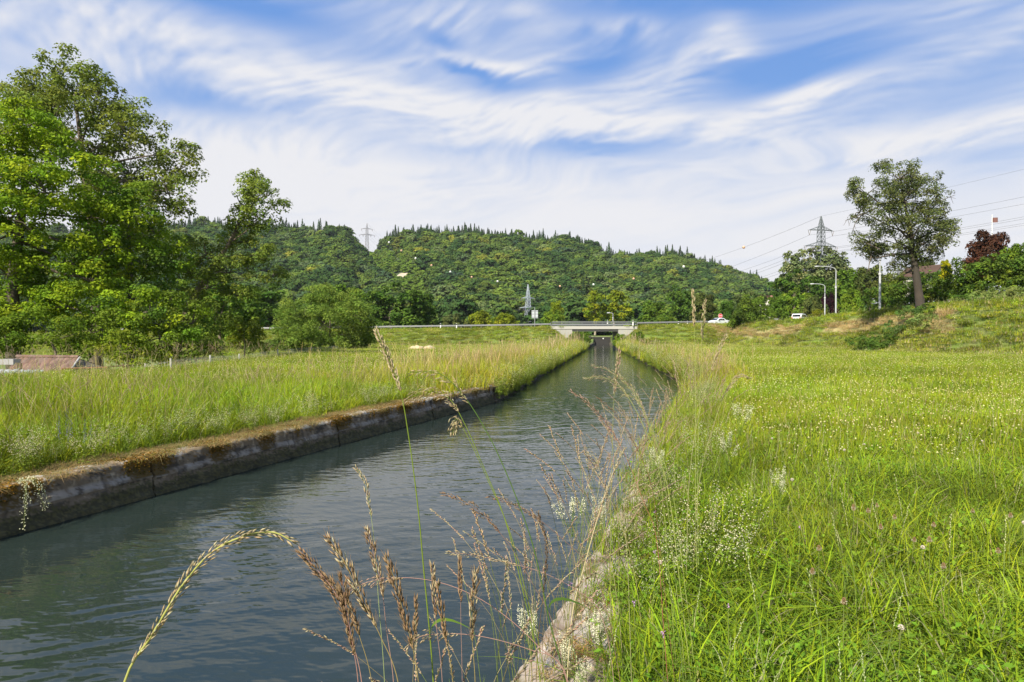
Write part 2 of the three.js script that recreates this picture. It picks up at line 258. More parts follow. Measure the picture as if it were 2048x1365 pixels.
// ---------------------------------------------------------------- canal walls
function wallStrip(edge, side, d0, d1, step, prof, rough, tint, lift = 0) { // profile: [distance into the canal, height]; side +1 = wall on the left
  const gb = new GB(), P2 = []; for (let k = 0; k < prof.length - 1; k++) { const n = Math.max(1, Math.ceil(Math.hypot(prof[k + 1][0] - prof[k][0], prof[k + 1][1] - prof[k][1]) / .02)); for (let q = 0; q < n; q++) P2.push([mix(prof[k][0], prof[k + 1][0], q / n), mix(prof[k][1], prof[k + 1][1], q / n)]); } P2.push(prof[prof.length - 1]);
  const rows = []; for (let d = d0; d < d1; d += Math.max(step, d * .0026)) rows.push(d); rows.push(d1);
  for (const d of rows) for (const [u, y] of P2) {
    const chip = rough * (.9 * noise(d * 1.7, y * 2 + u * 3 + side) + .6 * noise3(d * 5, y * 7, u * 7) + .35 * noise3(d * 13, y * 15, u * 15)), edgeBite = sm(-.09, .03, y) * rough * 1.4 * Math.max(0, noise(d * 2.3 + 9, side));
    gb.v(edge(d) + side * (u + chip - edgeBite), y + lift + chip * .5 - edgeBite * .8, -d, tint(d, u, y));
  }
  const n = P2.length; for (let j = 0; j < rows.length - 1; j++) for (let i = 0; i < n - 1; i++) { const a = j * n + i; gb.quad(a, a + 1, a + n + 1, a + n); }
  for (const j of [0, rows.length - 1]) { const b = j * n; for (let i = 1; i < n - 1; i++) gb.tri(b, b + i, b + i + 1); }
  return gb.build();
}
const concreteTint = (d, u, y) => {
  const a = fbm(noise, d * 1.6, y * 5 + u * 2, 4), s = fbm(noiseB, d * 4.5, y * 3 + u, 3), f = noise3(d * 19, y * 22, u * 22) * .75 + .5 * noise3(d * 41, y * 45, u * 45), top = y > -.02;
  let c = [.185, .145, .095]; const m = (t, k) => { c = c.map((v, q) => mix(v, t[q], k)); };
  m([.05, .043, .034], sm(-.02, .3, a + .3 * f) * .85); m([.38, .31, .2], sm(.2, .42, s + .3 * f) * .6); if (top) m([.55, .53, .48], sm(-.25, .2, a + s + .25 * f) * .85); else if (y > -.1) m([.4, .34, .24], sm(.1, .35, s + .3 * f + .3 * a) * .55);
  const band = noise(d * .5, 4) * .03; if (y < -.15 + band && y > -.25 + band) m([.33, .3, .25], .7 * sm(-.35, .1, f * .6 + s));
  const drip = noise(d * 7, 3) + .5 * noise(d * 19, 5); if (!top) m([.04, .035, .028], sm(.35, .8, drip + .3 * f) * .6);
  const moss = fbm(noise, d * .75 + 40, 3, 2) + .45 * f + .12 * s; if (y > -.22) m([.2, .105, .014], sm(.1, .2, moss - (y < -.1 ? .14 : 0)));
  if (y > -.24 && y < -.05) m([.06, .045, .012], sm(.1, .28, moss - .1 * f) * .75);
  const alg = -.33 + .06 * noise(d * 1.3, 9) + .07 * f + .03 * s; if (y < alg) m(f > .1 ? [.075, .07, .018] : [.03, .032, .01], .85); else if (y < alg + .04) m([.075, .06, .025], .5);
  return c;
};
const wallMat = painted(.95);
{
  const prof = [[-.34, -.4], [-.33, -.02], [-.29, .035], [-.03, .04], [0, .01], [.012, -.17], [.04, -.2], [.05, -.24], [.035, -.27], [.05, -.42], [.075, -.5], [.09, -1]];
  const w = thing('canal_wall', 'mossy grey concrete wall along the left side of the water, in cast sections', 'wall');
  for (const [a, b, l] of [[-5, 5.3, .0], [5.33, 9.4, .012], [9.42, 13.85, -.01], [13.88, 18.2, .015], [18.23, 22.9, .03]]) part('wall_section', wallStrip(XL, 1, a, b, .022, prof, .016, concreteTint, l), wallMat, w);
  const gb = new GB(), r = rand(8); for (let k = 0; k < 26000; k++) { const d = 4 + r() * 19, m = fbm(noise, d * .75 + 40, 3, 2) + .3 * noise(d * 6, 2); if (m < .12) continue; const face = r() < .6, u = face ? .004 : -.3 + .3 * r(), y = face ? .03 - (.08 + .5 * m) * r() * r() : .045; const a = r() * 6.3; gb.leaf(XL(d) + u + (face ? .03 * r() : 0), y + .02 * r(), -d, Math.cos(a) * .5 + .4, .7, Math.sin(a) * .5, .03 * (.5 + r()), .6, vary(r() < .4 ? [.1, .085, .016] : [.24, .13, .018], r, .35), r); }
  part('moss', gb.build(), leafMat(.2), w).userData.kind = 'stuff';
  const earthTint = (d, u, y) => { const a = fbm(noise, d * .9, y * 4, 3), f = noise3(d * 9, y * 9, u * 9); let c = [.085, .065, .04]; const m = (t, k) => { c = c.map((v, q) => mix(v, t[q], k)); }; m([.19, .155, .11], sm(0, .4, a + .2 * f)); m([.07, .085, .02], sm(.05, .3, fbm(noiseB, d * .7, y * 3, 2) + .2 * f) * .8); return c; };
  const prof2 = [[-.5, -.4], [-.4, .03], [-.1, .05], [0, 0], [.03, -.2], [.02, -.4], [.06, -.5], [.1, -1]];
  single('old_bank_wall', wallStrip(XL, 1, 22.93, 207, .09, prof2, .07, earthTint), wallMat, 'crumbling old wall under overhanging plants on the far left bank', 'wall');
  single('far_bank_wall', wallStrip(XR, -1, 28.5, 207, .09, prof2, .07, earthTint), wallMat, 'low earthy wall below the right bank, towards the bridge', 'wall');
  const pinkTint = (d, u, y) => { const a = fbm(noise, d * 2.1, u * 5 + y * 4, 4), f = noise3(d * 21, y * 21, u * 21); let c = [.33, .27, .215]; const m = (t, k) => { c = c.map((v, q) => mix(v, t[q], k)); }; m([.2, .15, .11], sm(0, .35, a + .2 * f)); m([.45, .40, .35], sm(.1, .4, fbm(noiseB, d * 3, u * 6, 3) + .25 * f) * .8); m([.1, .085, .03], sm(.2, .35, fbm(noise, d * 1.4 + 7, u * 3, 3) + .15 * f)); return c; };
  single('bank_edge', wallStrip(XR, -1, -5, 28.48, .04, [[-.5, -.4], [-.46, .0], [-.4, .04], [-.04, .035], [0, -.02], [.01, -.3], [.03, -.5], [.05, -1]], .022, pinkTint), wallMat, 'weathered pinkish concrete edge of the near right bank, half overgrown', 'wall');
}

// ---------------------------------------------------------------- grass
const inView = (x, d, m = 2.5) => d > .5 && Math.abs(x) < d * .775 + m;
const greens = [[.25, .315, .016], [.32, .375, .018], [.165, .24, .016], [.21, .28, .042], [.28, .32, .016]], strawC = [[.36, .3, .13], [.42, .36, .18], [.3, .24, .09]];
function tuft(seed, n, rad, h0, h1, w0, w1, opt = {}) {
  const r = rand(seed), gb = new GB(); const dirA = r() * 6.28;
  for (let k = 0; k < n; k++) {
    const a = r() * 6.283, q = Math.sqrt(r()) * rad, h = mix(h0, h1, Math.pow(r(), 1.3)), dry = r() < (opt.dry ?? .06);
    const c = vary(dry ? pick(strawC, r) : pick(greens, r), r, .22);
    gb.blade(Math.cos(a) * q, -.02, Math.sin(a) * q, r() < .35 ? dirA + (r() - .5) : r() * 6.283, h, (opt.lean ?? .55) * (.25 + 1.1 * r()), mix(w0, w1, r()), c, opt.seg ?? 3, opt.droop ?? .4);
  }
  for (let k = 0; k < (opt.herb ?? 0); k++) { const a = r() * 6.283, q = Math.sqrt(r()) * rad, y = h0 * .3 + r() * h1 * .55, az = r() * 6.28; gb.leaf(Math.cos(a) * q, y, Math.sin(a) * q, Math.cos(az) * .5, .82, Math.sin(az) * .5, (opt.herbSize ?? .035) * (.6 + .8 * r()), .62, vary([.19, .3, .024], r, .25), r); }
  for (let k = 0; k < (opt.dots ?? 0); k++) { const a = r() * 6.283, q = Math.sqrt(r()) * rad, y = h1 * (.7 + .35 * r()); gb.blob(Math.cos(a) * q, y, Math.sin(a) * q, (opt.dot ?? .008) * (.6 + .7 * r()), vary(opt.dotC ?? [.58, .55, .26], r, .2)); }
  for (let k = 0; k < (opt.heads ?? 0); k++) { // flowering stalks
    const a = r() * 6.283, q = Math.sqrt(r()) * rad, h = h1 * (1.05 + .6 * r()), az = r() * 6.28, le = .05 + .25 * r(), c = vary(r() < .6 ? [.34, .38, .1] : [.42, .33, .16], r, .2), hc = vary(r() < .75 ? [.56, .5, .24] : [.44, .35, .19], r, .2), pts = [], w = opt.stemW ?? .0016;
    for (let t = 0; t <= 4; t++) { const s = t / 4; pts.push(V(Math.cos(a) * q + Math.cos(az) * le * h * s * s, h * (s - .12 * le * s * s), Math.sin(a) * q + Math.sin(az) * le * h * s * s)); }
    gb.tube(pts, w, 3, c, false); const m = opt.spik ?? 14; for (let t = 0; t < m; t++) { const s = .74 + .26 * t / m, i = Math.min(3, Math.floor(s * 4)), p = pts[i].clone().lerp(pts[i + 1], s * 4 - i), d = pts[4].clone().sub(pts[3]).normalize().add(V((r() - .5) * .9, r() * .3, (r() - .5) * .9)).normalize(); gb.spikelet(p, d, (opt.spikL ?? .014) * (.7 + .6 * r()), (opt.spikL ?? .014) * .2, hc); }
  }
  return gb.build();
}
const strawPatch = (d, x) => { const f = bankFoot(d), h = clamp((x - f) / 9.5), n = fbm(noise, x * .3, d * .3, 3); return sm(.4, .5, h + .12 * n) * (1 - sm(.68, .8, h + .12 * n)) * sm(-.3, .05, noise(x * .1 + 4, d * .06)); };
{
  const meadow = thing('meadow_grass', 'sunlit green meadow grass on both banks', 'grass'); meadow.userData.kind = 'stuff';
  const r = rand(41), near = [], mid = [], far = [], tallNear = [], tallMid = [], tallFar = [], slope = [];
  const tone = (x, d, k = .24) => { const n = fbm(noise, x * .35, d * .35, 2) + .5 * noiseB(x * .06, d * .06), f = 1 + k * n * 1.6 + (r() - .5) * k; return [f * (1 + .1 * noiseB(x * .2, d * .2)), f, f]; };
  const put = (list, x, d, k, s, sy, c) => list.push({ k: c === 'straw' ? 4 + Math.floor(r() * 2) : Math.floor(r() * k), x, y: land(x, d), z: -d, r: r() * 6.283, s, sy, c: c === 'straw' ? vary([1.3, 1.18, 1.25], r, .2) : c ?? tone(x, d) });
  const band = (d0, d1, st, fn) => { for (let d = d0; d < d1; d += st) for (let x = -d * .78 - 3; x < d * .78 + 3; x += st) { const X = x + (r() - .5) * st, D = d + (r() - .5) * st; if (inView(X, D)) { const oL = XL(D) - X, oR = X - XR(D); if (oL > .3 || oR > .1) fn(X, D, oL, oR); } } };
  band(.7, 8, .17, (x, d, oL, oR) => { if (oR > 0) { if (oR < .5 && r() < (d > 2.8 && d < 5 ? .96 : .75)) return; put(near, x, d, 7, .85 + .35 * r(), (oR < .9 ? 1.15 : .8 + .5 * sm(-.4, .5, noise(x * .7, d * .7))) * (.8 + .4 * r()), tone(x, d).map((v, q) => v * [.88, .97, 1][q])); } });
  band(1, 12, .3, (x, d, oL, oR) => { if (oR > .55 && noise(x * .55 + 20, d * .55) > .12 && r() < .6) { const f = .72 + .3 * r(); near.push({ k: 6, x, y: land(x, d), z: -d, r: r() * 6.283, s: 1 + .5 * r(), sy: .85 + .35 * r(), c: [f * .85, f, f] }); } });
  band(4, 8, .24, (x, d, oL) => { if (oL > .6) put(tallNear, x, d, 5, .9 + .3 * r(), (oL < 1 ? .55 : .85) * (.8 + .4 * r())); });
  band(8, 20, .3, (x, d, oL, oR) => { if (oR > .25 && oR < 1.3) put(tallNear, x, d, 5, .85, .42 + .25 * r()); else if (oR > 0) put(mid, x, d, 5, .9 + .3 * r(), (.8 + .5 * sm(-.4, .5, noise(x * .5, d * .5))) * (.85 + .3 * r())); else if (oL > .75) put(tallNear, x, d, 5, 1 + .3 * r(), (oL < 1.2 ? .55 : .75 + .35 * sm(-.3, .4, noise(x * .45, d * .45))) * (.75 + .5 * r())); });
  band(20, 48, .6, (x, d, oL, oR) => { if (x < fieldEdge(d) - 5) return; if ((oR > 0 && oR < 1.6) || (oL > .3 && oL < 5)) put(tallMid, x, d, 4, 1 + .3 * r(), .8 + .35 * r(), tone(x, d).map((v, q) => v * [1.25, 1.08, 1.2][q])); else put(mid, x, d, 5, 1.5 + .4 * r(), 1.05 + .3 * r()); });
  band(48, 136, 1.25, (x, d, oL, oR) => {
    if (x < fieldEdge(d) - 12 && d < 100) return; if (d > 122 && x > 11 && x < 22) return;
    const f = bankFoot(d), bank = x > 30 && x > f;
    if (bank) { const s = strawPatch(d, x), c = tone(x, d, .3); put(slope, x, d, 4, .9 + .4 * r(), .7 + .6 * r(), s > .3 ? 'straw' : x - f < 6 ? c.map((v, q) => v * [1.25, 1.1, 1.6][q]) : c); }
    else if (d > 124) put(slope, x, d, 4, .9 + .4 * r(), .6 + .5 * r(), tone(x, d, .3).map((v, q) => v * [1.14, 1.08, 1.3][q]));
    else if ((oR > 0 && oR < 2) || (oL > .3 && oL < 5.5)) put(tallFar, x, d, 4, 1 + .3 * r(), (.8 + .4 * r()) * (1 + .8 * sm(70, 115, d)), tone(x, d).map((v, q) => v * [1.22, 1.1, 1.5][q]));
    else put(far, x, d, 4, 1 + .3 * r(), .8 + .3 * r());
  });
  for (let d = 60; d < 136; d += .8) for (let x = 33; x < 100; x += .8) { const X = x + r(), D = d + r(); if (!inView(X, D, 5) || X < bankFoot(D)) continue; if (X - bankFoot(D) < 9 && r() < .85) put(slope, X, D, 4, .8 + .4 * r(), .7 + .7 * r() * sm(-.3, .4, noise(X * .4, D * .4)), strawPatch(D, X) > .3 ? 'straw' : tone(X, D, .32).map((v, q) => v * [1.15, 1.05, 1.5][q])); else if (r() < .6) put(slope, X, D, 4, .8, .45); }
  for (let k = 0; k < 3600; k++) { const x = -90 + 170 * r(), d = 121 + 15.5 * r(); if (x > 11 && x < 22) continue; put(slope, x, d, 4, .9, .5 + .4 * r(), tone(x, d, .3).map((v, q) => v * [1.14, 1.08, 1.3][q])); }
  const nearG = [0, 1, 2, 3].map((k) => tuft(300 + k, 120, .2, .1, .36, .004, .009, { seg: 4, lean: .8, herb: 16, herbSize: .026 })); nearG.push(tuft(310, 70, .2, .1, .28, .004, .007, { herb: 120, herbSize: .036, seg: 3 }), tuft(311, 100, .2, .12, .42, .004, .01, { seg: 4, lean: .9, heads: 1 }), tuft(312, 60, .13, .2, .5, .006, .012, { seg: 5, lean: 1, herb: 10 }));
  scatter(meadow, 'grass_tufts', nearG, grassMat, near);
  scatter(meadow, 'grass_tufts', [0, 1, 2, 3, 4].map((k) => tuft(320 + k, 150, .36, .12, .38, .006, .012, { lean: .6, herb: 14, herbSize: .04, dots: k % 2 ? 3 : 1, dot: .012, heads: k === 2 ? 2 : 0, stemW: .0022 })), grassMat, mid);
  scatter(meadow, 'grass_tufts', [0, 1, 2, 3].map((k) => tuft(330 + k, 170, 1, .12, .4, .014, .026, { lean: .6, dots: 4, dot: .02, heads: k === 1 ? 3 : 0, stemW: .005, spikL: .03 })), grassMat, far);
  scatter(meadow, 'tall_grass_tufts', [0, 1, 2, 3, 4].map((k) => tuft(340 + k, 130, .26, .2, .8, .005, .011, { seg: 4, lean: .6, dry: .05, herb: 30, herbSize: .04, heads: k % 2 ? 2 : 0, stemW: .0018, spikL: .016 })), grassMat, tallNear);
  scatter(meadow, 'tall_grass_tufts', [0, 1, 2, 3].map((k) => tuft(350 + k, 150, .5, .25, .85, .009, .016, { seg: 3, lean: .5, dry: .12, herb: 16, herbSize: .06, heads: 2, stemW: .004, spikL: .026, spik: 10 })), grassMat, tallMid);
  scatter(meadow, 'tall_grass_tufts', [0, 1, 2, 3].map((k) => tuft(360 + k, 150, 1, .25, .9, .018, .034, { lean: .5, dry: .1, heads: 2, stemW: .008, spikL: .05, spik: 7 })), grassMat, tallFar);
  scatter(meadow, 'slope_grass_tufts', [0, 1, 2, 3, 4, 5].map((k) => tuft(370 + k, 190, .8, .15, .6, .016, .036, { lean: 1, dry: k > 3 ? .93 : .1, heads: 2, stemW: .006, spikL: .04, spik: 6, herb: k === 0 ? 50 : 6, herbSize: .16 })), grassMat, slope);
  console.log('grass', near.length, mid.length, far.length, tallNear.length, tallMid.length, tallFar.length, slope.length);

  // dry thatch along the wall tops, white bedstraw along both edges
  const thatch = thing('dry_thatch', 'tan dry grass matted along the top of the left canal wall', 'dry grass'); thatch.userData.kind = 'stuff';
  const th = []; for (let d = 4; d < 24; d += .035) { const o = .1 - .14 * sm(0, .5, noise(d * 1.3, 12)) + .62 * Math.pow(r(), 1.2); th.push({ k: Math.floor(r() * 4), x: XL(d) - o, y: .03, z: -d, r: r() * 6.3, s: .7 + .6 * r(), sy: .5 + .5 * r(), c: vary([1, 1, 1], r, .2) }); }
  for (let d = 1.5; d < 20; d += .06) { const o = .12 + .35 * r(); if (r() < .4) th.push({ k: Math.floor(r() * 4), x: XR(d) + o, y: .03, z: -d, r: r() * 6.3, s: .5 + .4 * r(), sy: .4 + .4 * r(), c: vary([1.1, 1, .9], r, .2) }); }
  scatter(thatch, 'thatch_tufts', [0, 1, 2, 3].map((k) => { const q = rand(380 + k), gb = new GB(); for (let i = 0; i < 80; i++) { const a = q() * 6.283, w = Math.sqrt(q()) * .17; gb.blade(Math.cos(a) * w, -.01, Math.sin(a) * w, q() * 6.283, .05 + .14 * q(), 1 + 1.6 * q(), .003 + .003 * q(), vary(pick([[.36, .25, .1], [.42, .31, .14], [.27, .17, .06], [.22, .22, .05]], q), q, .25), 3, .55); } return gb.build(); }), strawMat, th);
  const bed = thing('bank_bedstraw', 'frothy pale bedstraw and low leaves along both canal edges', 'wildflowers'); bed.userData.kind = 'stuff';
  const bs = []; for (let d = 4; d < 130; d += Math.max(.09, d * .012)) { const s = d > 25 ? 1.2 + d * .008 : 1; if (r() < .6) bs.push({ k: Math.floor(r() * 3), x: XL(d) - .25 - (d < 22 ? .9 * r() : .5 * r() - .25), y: d < 22 ? .02 : -.05 - .15 * r(), z: -d, r: r() * 6.3, s: s * (.6 + .6 * r()), c: vary([1, 1, 1], r, .15) }); if (r() < (d < 14 ? .6 * sm(.0, .4, noise(d * .9, 6)) : .75)) bs.push({ k: Math.floor(r() * 3), x: XR(d) + (d < 5 ? .25 : 0) + .3 + (d < 22 ? .55 * Math.pow(r(), 1.5) : .6 * r() - .45), y: d < 22 ? .02 : -.02, z: -d, r: r() * 6.3, s: s * (.6 + .6 * r()), c: vary([1, 1, 1], r, .15) }); }
  for (let d = 22.8; d < 120; d += .07 + d * .002) for (const e of [0, 1]) if (r() < .6 + .5 * noise(d * .35, e * 7)) bs.push({ k: 3, x: e ? XL(d) + .04 + .25 * r() : XR(d) - .04 - .25 * r(), y: -.18 - .3 * r(), z: -d, r: r() * 6.3, s: .9 + .7 * r() + d * .007, c: vary([1.1, 1, 1], r, .3) });
  const galium = (seed, white, green) => { const q = rand(seed), gb = new GB(); for (let s = 0; s < 7; s++) { const a = q() * 6.28, le = .1 + .25 * q(), h = .25 + .3 * q(), top = V(Math.cos(a) * le, h, Math.sin(a) * le); gb.tube([V(Math.cos(a) * .04, 0, Math.sin(a) * .04), top.clone().multiplyScalar(.5).add(V(0, .05, 0)), top], .0014, 3, [.15, .2, .04], false); for (let k = 0; k < white; k++) { const t = .55 + .5 * q(), w = .06 * (1.2 - t * .6); gb.blob(top.x * t + (q() - .5) * w * 2, top.y * t + (q() - .5) * w, top.z * t + (q() - .5) * w * 2, .0042 * (.6 + .8 * q()), vary([.62, .6, .38], q, .15)); } for (let k = 0; k < green; k++) { const t = q(), az = q() * 6.28; gb.leaf(top.x * t + (q() - .5) * .12, top.y * t + (q() - .5) * .04, top.z * t + (q() - .5) * .12, Math.cos(az) * .6, .75, Math.sin(az) * .6, .03 * (.6 + .7 * q()), .4, vary([.2, .28, .035], q, .25), q); } } return gb.build(); };
  scatter(bed, 'bedstraw_sprays', [galium(390, 34, 26), galium(391, 24, 34), galium(392, 42, 20), galium(393, 6, 70)], grassMat, bs);
}

// ---------------------------------------------------------------- trees
// lobes: [x, y, z, rx, ry, rz] in metres about the tree's foot
function crownGeo(seed, lobes, o) {
  const r = rand(seed), gb = new GB(), tw = new GB(), clumps = [];
  for (const [x, y, z, rx, ry, rz] of lobes) {
    const n = Math.max(3, Math.round(1.35 * o.fill * (rx * ry + ry * rz + rx * rz) / (3 * o.rc * o.rc)));
    for (let k = 0; k < n; k++) { let a = r() * 2 - 1, b = r() * 2 - 1, c = r() * 2 - 1; const l = Math.hypot(a, b, c) || 1, q = (.45 + .6 * Math.sqrt(r())) / l; const p = [x + a * q * rx, y + b * q * ry, z + c * q * rz]; clumps.push([...p, o.rc * (.55 + .8 * r())]); if (o.twigs && r() < o.twigs) tw.tube([V(x, y - ry * .15, z), V(x + a * q * rx * .5, y + b * q * ry * .35, z + c * q * rz * .5), V(...p)], [o.twigR ?? .05, (o.twigR ?? .05) * .7, .012], 4, [.1, .085, .06], false); }
  }
  const per = o.per * 2.1; for (const c of clumps) {
    const base = vary(pick(o.cols, r), r, o.vary ?? .2);
    const m = Math.round(per * (c[3] * c[3]) / (o.rc * o.rc)); for (let k = 0; k < m; k++) {
      let x = r() * 2 - 1, y = r() * 2 - 1, z = r() * 2 - 1; const l = Math.hypot(x, y, z) || 1; x /= l; y /= l; z /= l; if (y < -.2 && r() < .6) y = -y; const q = c[3] * (.35 + .75 * Math.sqrt(r()));
      let nx = x * .6 + (r() - .5) * 1.2, ny = y * .6 + .45 + (r() - .5) * 1.1, nz = z * .6 + (r() - .5) * 1.2; const h = Math.hypot(nx, ny, nz) || 1;
      gb.leaf(c[0] + x * q, c[1] + y * q * (Math.min(.95, (o.flat ?? .62) * 1.4)), c[2] + z * q, nx / h, ny / h, nz / h, o.leaf * 1.3 * (.6 + .8 * r()), o.lw ?? .62, vary(base, r, .16), r);
    }
  }
  return [gb.build(), tw.n ? tw.build() : null];
}
function wood(pathPts, radii, limbs, lobes, seed, col = [.13, .105, .075]) {
  const gb = new GB(), r = rand(seed), curve = new THREE.CatmullRomCurve3(pathPts), N = 18, pts = curve.getPoints(N), rr = pts.map((_, k) => lut(radii, k / N) * (1 + .08 * (r() - .5)) * (k === 0 ? 1.25 : 1));
  gb.tube(pts, rr, 9, () => vary(col, r, .12));
  for (const [x, y, z, rx, ry] of lobes.slice(0, limbs)) { const e = V(x, y, z), t = clamp(.25 + .55 * (y - pts[0].y) / (pts[N].y - pts[0].y + .01), .2, .92), k = Math.floor(t * N), s = pts[k], m = s.clone().lerp(e, .5); m.y -= .12 * s.distanceTo(e) * (r() - .2); m.x += (r() - .5) * .5; m.z += (r() - .5) * .5; const q = rr[k] * .5; gb.tube(new THREE.CatmullRomCurve3([s, m, e]).getPoints(7), [q, q * .9, q * .75, q * .62, q * .5, q * .4, q * .32, q * .2], 6, vary(col, r, .12)); }
  return gb.build();
}
function tree(name, label, category, D, foot, lobesPx, o) { // lobesPx: [px, py, rx, ry, depth offset m] as they stand at depth D
  const f = V(onRay(foot[0], D), o.footY ?? EYE + (HOR - foot[1]) / F * D, -D), t = thing(name, label, category, f.toArray(), o.group), r = rand(o.seed);
  const lobes = lobesPx.map(([x, y, rx, ry, dz]) => { const q = P(x, y, D), w = px2m(rx, D); return [q.x - f.x, q.y - f.y, -(dz ?? (r() - .5) * w * 1.6), w, px2m(ry, D), w * (.8 + .4 * r())]; });
  const path = (o.trunk ?? [[foot[0], (foot[1] + lobesPx[0][1]) / 2], lobesPx[0]]).map(([x, y]) => { const q = P(x, y, D); return V(q.x - f.x, q.y - f.y, 0); });
  part('trunk', wood([V(0, -.3, 0), ...path], o.radii ?? [[0, .3], [1, .08]], o.limbs ?? 6, lobes, o.seed + 1, o.bark), barkMat, t);
  const [leafG, twigG] = crownGeo(o.seed + 2, lobes, o); part('crown', leafG, o.mat ?? leaves, t); if (twigG) part('twigs', twigG, barkMat, t).userData.kind = 'stuff';
  return t;
}
const lime = [[.23, .33, .016], [.185, .285, .016], [.275, .36, .018], [.14, .235, .018]], olive = [[.19, .235, .036], [.155, .2, .034], [.23, .275, .048]], deep = [[.09, .155, .02], [.12, .195, .022], [.15, .23, .022]], grey = [[.15, .175, .052], [.175, .2, .066], [.11, .138, .042]], soft = [[.12, .175, .03], [.15, .21, .035], [.1, .155, .024]];

tree('poplar_tree', 'tallest tree at left, olive leaves on spreading limbs, rising above its lime neighbours', 'tree', 57, [190, 700], [[140, 170, 60, 55], [85, 190, 50, 60], [200, 180, 36, 42], [215, 235, 62, 60], [130, 270, 90, 70], [265, 270, 36, 45], [230, 330, 80, 60], [20, 210, 60, 70], [292, 345, 26, 34], [318, 262, 16, 22], [350, 330, 42, 40], [345, 385, 44, 40], [300, 420, 50, 40], [180, 400, 90, 60], [270, 470, 60, 40], [375, 300, 20, 22], [355, 425, 30, 18], [130, 110, 16, 14], [85, 115, 14, 16]], { seed: 501, footY: -1.7, rc: .68, fill: 2.3, per: 36, leaf: .19, cols: olive, twigs: .35, limbs: 16, flat: .72, trunk: [[192, 560], [180, 420], [165, 300], [150, 190]], radii: [[0, .55], [.5, .36], [1, .08]], bark: [.11, .09, .065] });
tree('ash_tree', 'big bright lime-green tree filling the left edge, dark forked trunk', 'tree', 46, [28, 720], [[30, 260, 80, 60], [95, 310, 70, 55], [10, 370, 80, 70], [130, 390, 75, 50], [60, 440, 80, 60], [185, 430, 60, 45], [110, 520, 90, 55], [225, 490, 55, 40], [20, 540, 80, 60], [190, 560, 60, 40], [-60, 320, 70, 90], [-50, 480, 80, 90], [255, 420, 36, 34], [60, 610, 80, 40], [150, 610, 70, 36], [215, 345, 34, 34]], { seed: 511, footY: -1.7, rc: .62, fill: 2.5, per: 38, leaf: .18, cols: lime, twigs: .22, limbs: 12, flat: .5, trunk: [[24, 600], [36, 480], [50, 360], [40, 280]], radii: [[0, .5], [.5, .32], [1, .07]], bark: [.085, .07, .05] });
tree('ash_tree', 'mid-height lime tree in front of the tall olive one, right half of the left group', 'tree', 49, [260, 715], [[255, 400, 45, 36], [300, 460, 48, 40], [230, 470, 60, 45], [290, 520, 60, 40], [200, 540, 60, 45], [345, 520, 40, 34], [270, 590, 70, 40], [340, 580, 40, 36]], { seed: 521, footY: -1.7, rc: .58, fill: 1.9, per: 38, leaf: .17, cols: lime.concat(deep), twigs: .25, limbs: 7, flat: .52, radii: [[0, .32], [1, .07]], trunk: [[262, 600], [258, 500], [255, 420]] });
tree('maple_shrub', 'dense mid-green maple thicket just right of the lime trees', 'shrub', 45, [325, 735], [[320, 620, 55, 40], [380, 640, 40, 45], [270, 630, 48, 36], [350, 680, 60, 36], [290, 680, 50, 34], [400, 690, 26, 28], [430, 705, 30, 22], [345, 715, 50, 20], [260, 705, 40, 26]], { seed: 531, footY: -1.8, rc: .62, fill: 1.7, per: 70, leaf: .15, cols: lime.concat(deep), limbs: 5, flat: .5, twigs: .3, radii: [[0, .14], [1, .04]], trunk: [[320, 680], [320, 630]] });
tree('hazel_shrub', 'bright yellow-green shrub rising straight behind the tiled shed roof', 'shrub', 43, [110, 745], [[90, 665, 70, 32], [170, 660, 60, 34], [30, 670, 50, 34], [-30, 680, 50, 50], [130, 700, 70, 26]], { seed: 541, footY: -1.8, rc: .55, fill: 1.7, per: 66, leaf: .13, cols: [[.16, .225, .016], [.13, .2, .016], [.11, .18, .016]], limbs: 4, flat: .6, radii: [[0, .12], [1, .03]] });
tree('hazel_shrub', 'low yellowish shrub between the shed and the grey fence post', 'shrub', 41, [245, 745], [[240, 690, 42, 26], [275, 715, 34, 20], [205, 700, 36, 26]], { seed: 546, footY: -1.8, rc: .5, fill: 1.6, per: 60, leaf: .12, cols: [[.2, .24, .018], [.15, .21, .018]], limbs: 3, radii: [[0, .09], [1, .03]] });
tree('leaning_tree', 'slender tree leaning to the right, with a sparse tuft of crown against the sky', 'tree', 62, [345, 715], [[505, 375, 30, 28], [525, 400, 38, 30], [485, 405, 28, 30], [530, 440, 36, 28], [490, 445, 34, 24], [560, 402, 18, 16], [510, 345, 13, 16], [465, 480, 36, 24], [520, 510, 40, 26], [425, 510, 34, 28], [470, 545, 46, 28], [400, 545, 34, 26], [360, 500, 26, 26], [430, 575, 44, 26], [360, 560, 34, 30], [540, 550, 22, 20], [380, 610, 40, 34], [430, 630, 40, 34], [350, 650, 40, 36], [480, 590, 30, 22], [410, 680, 40, 24]], { seed: 551, footY: -1.7, rc: .58, fill: 1.9, per: 38, leaf: .17, cols: [[.175, .235, .034], [.21, .27, .04], [.14, .195, .03]], twigs: .45, limbs: 14, flat: .66, trunk: [[375, 620], [420, 545], [462, 480], [500, 400]], radii: [[0, .36], [.6, .24], [1, .06]], bark: [.14, .11, .075] });
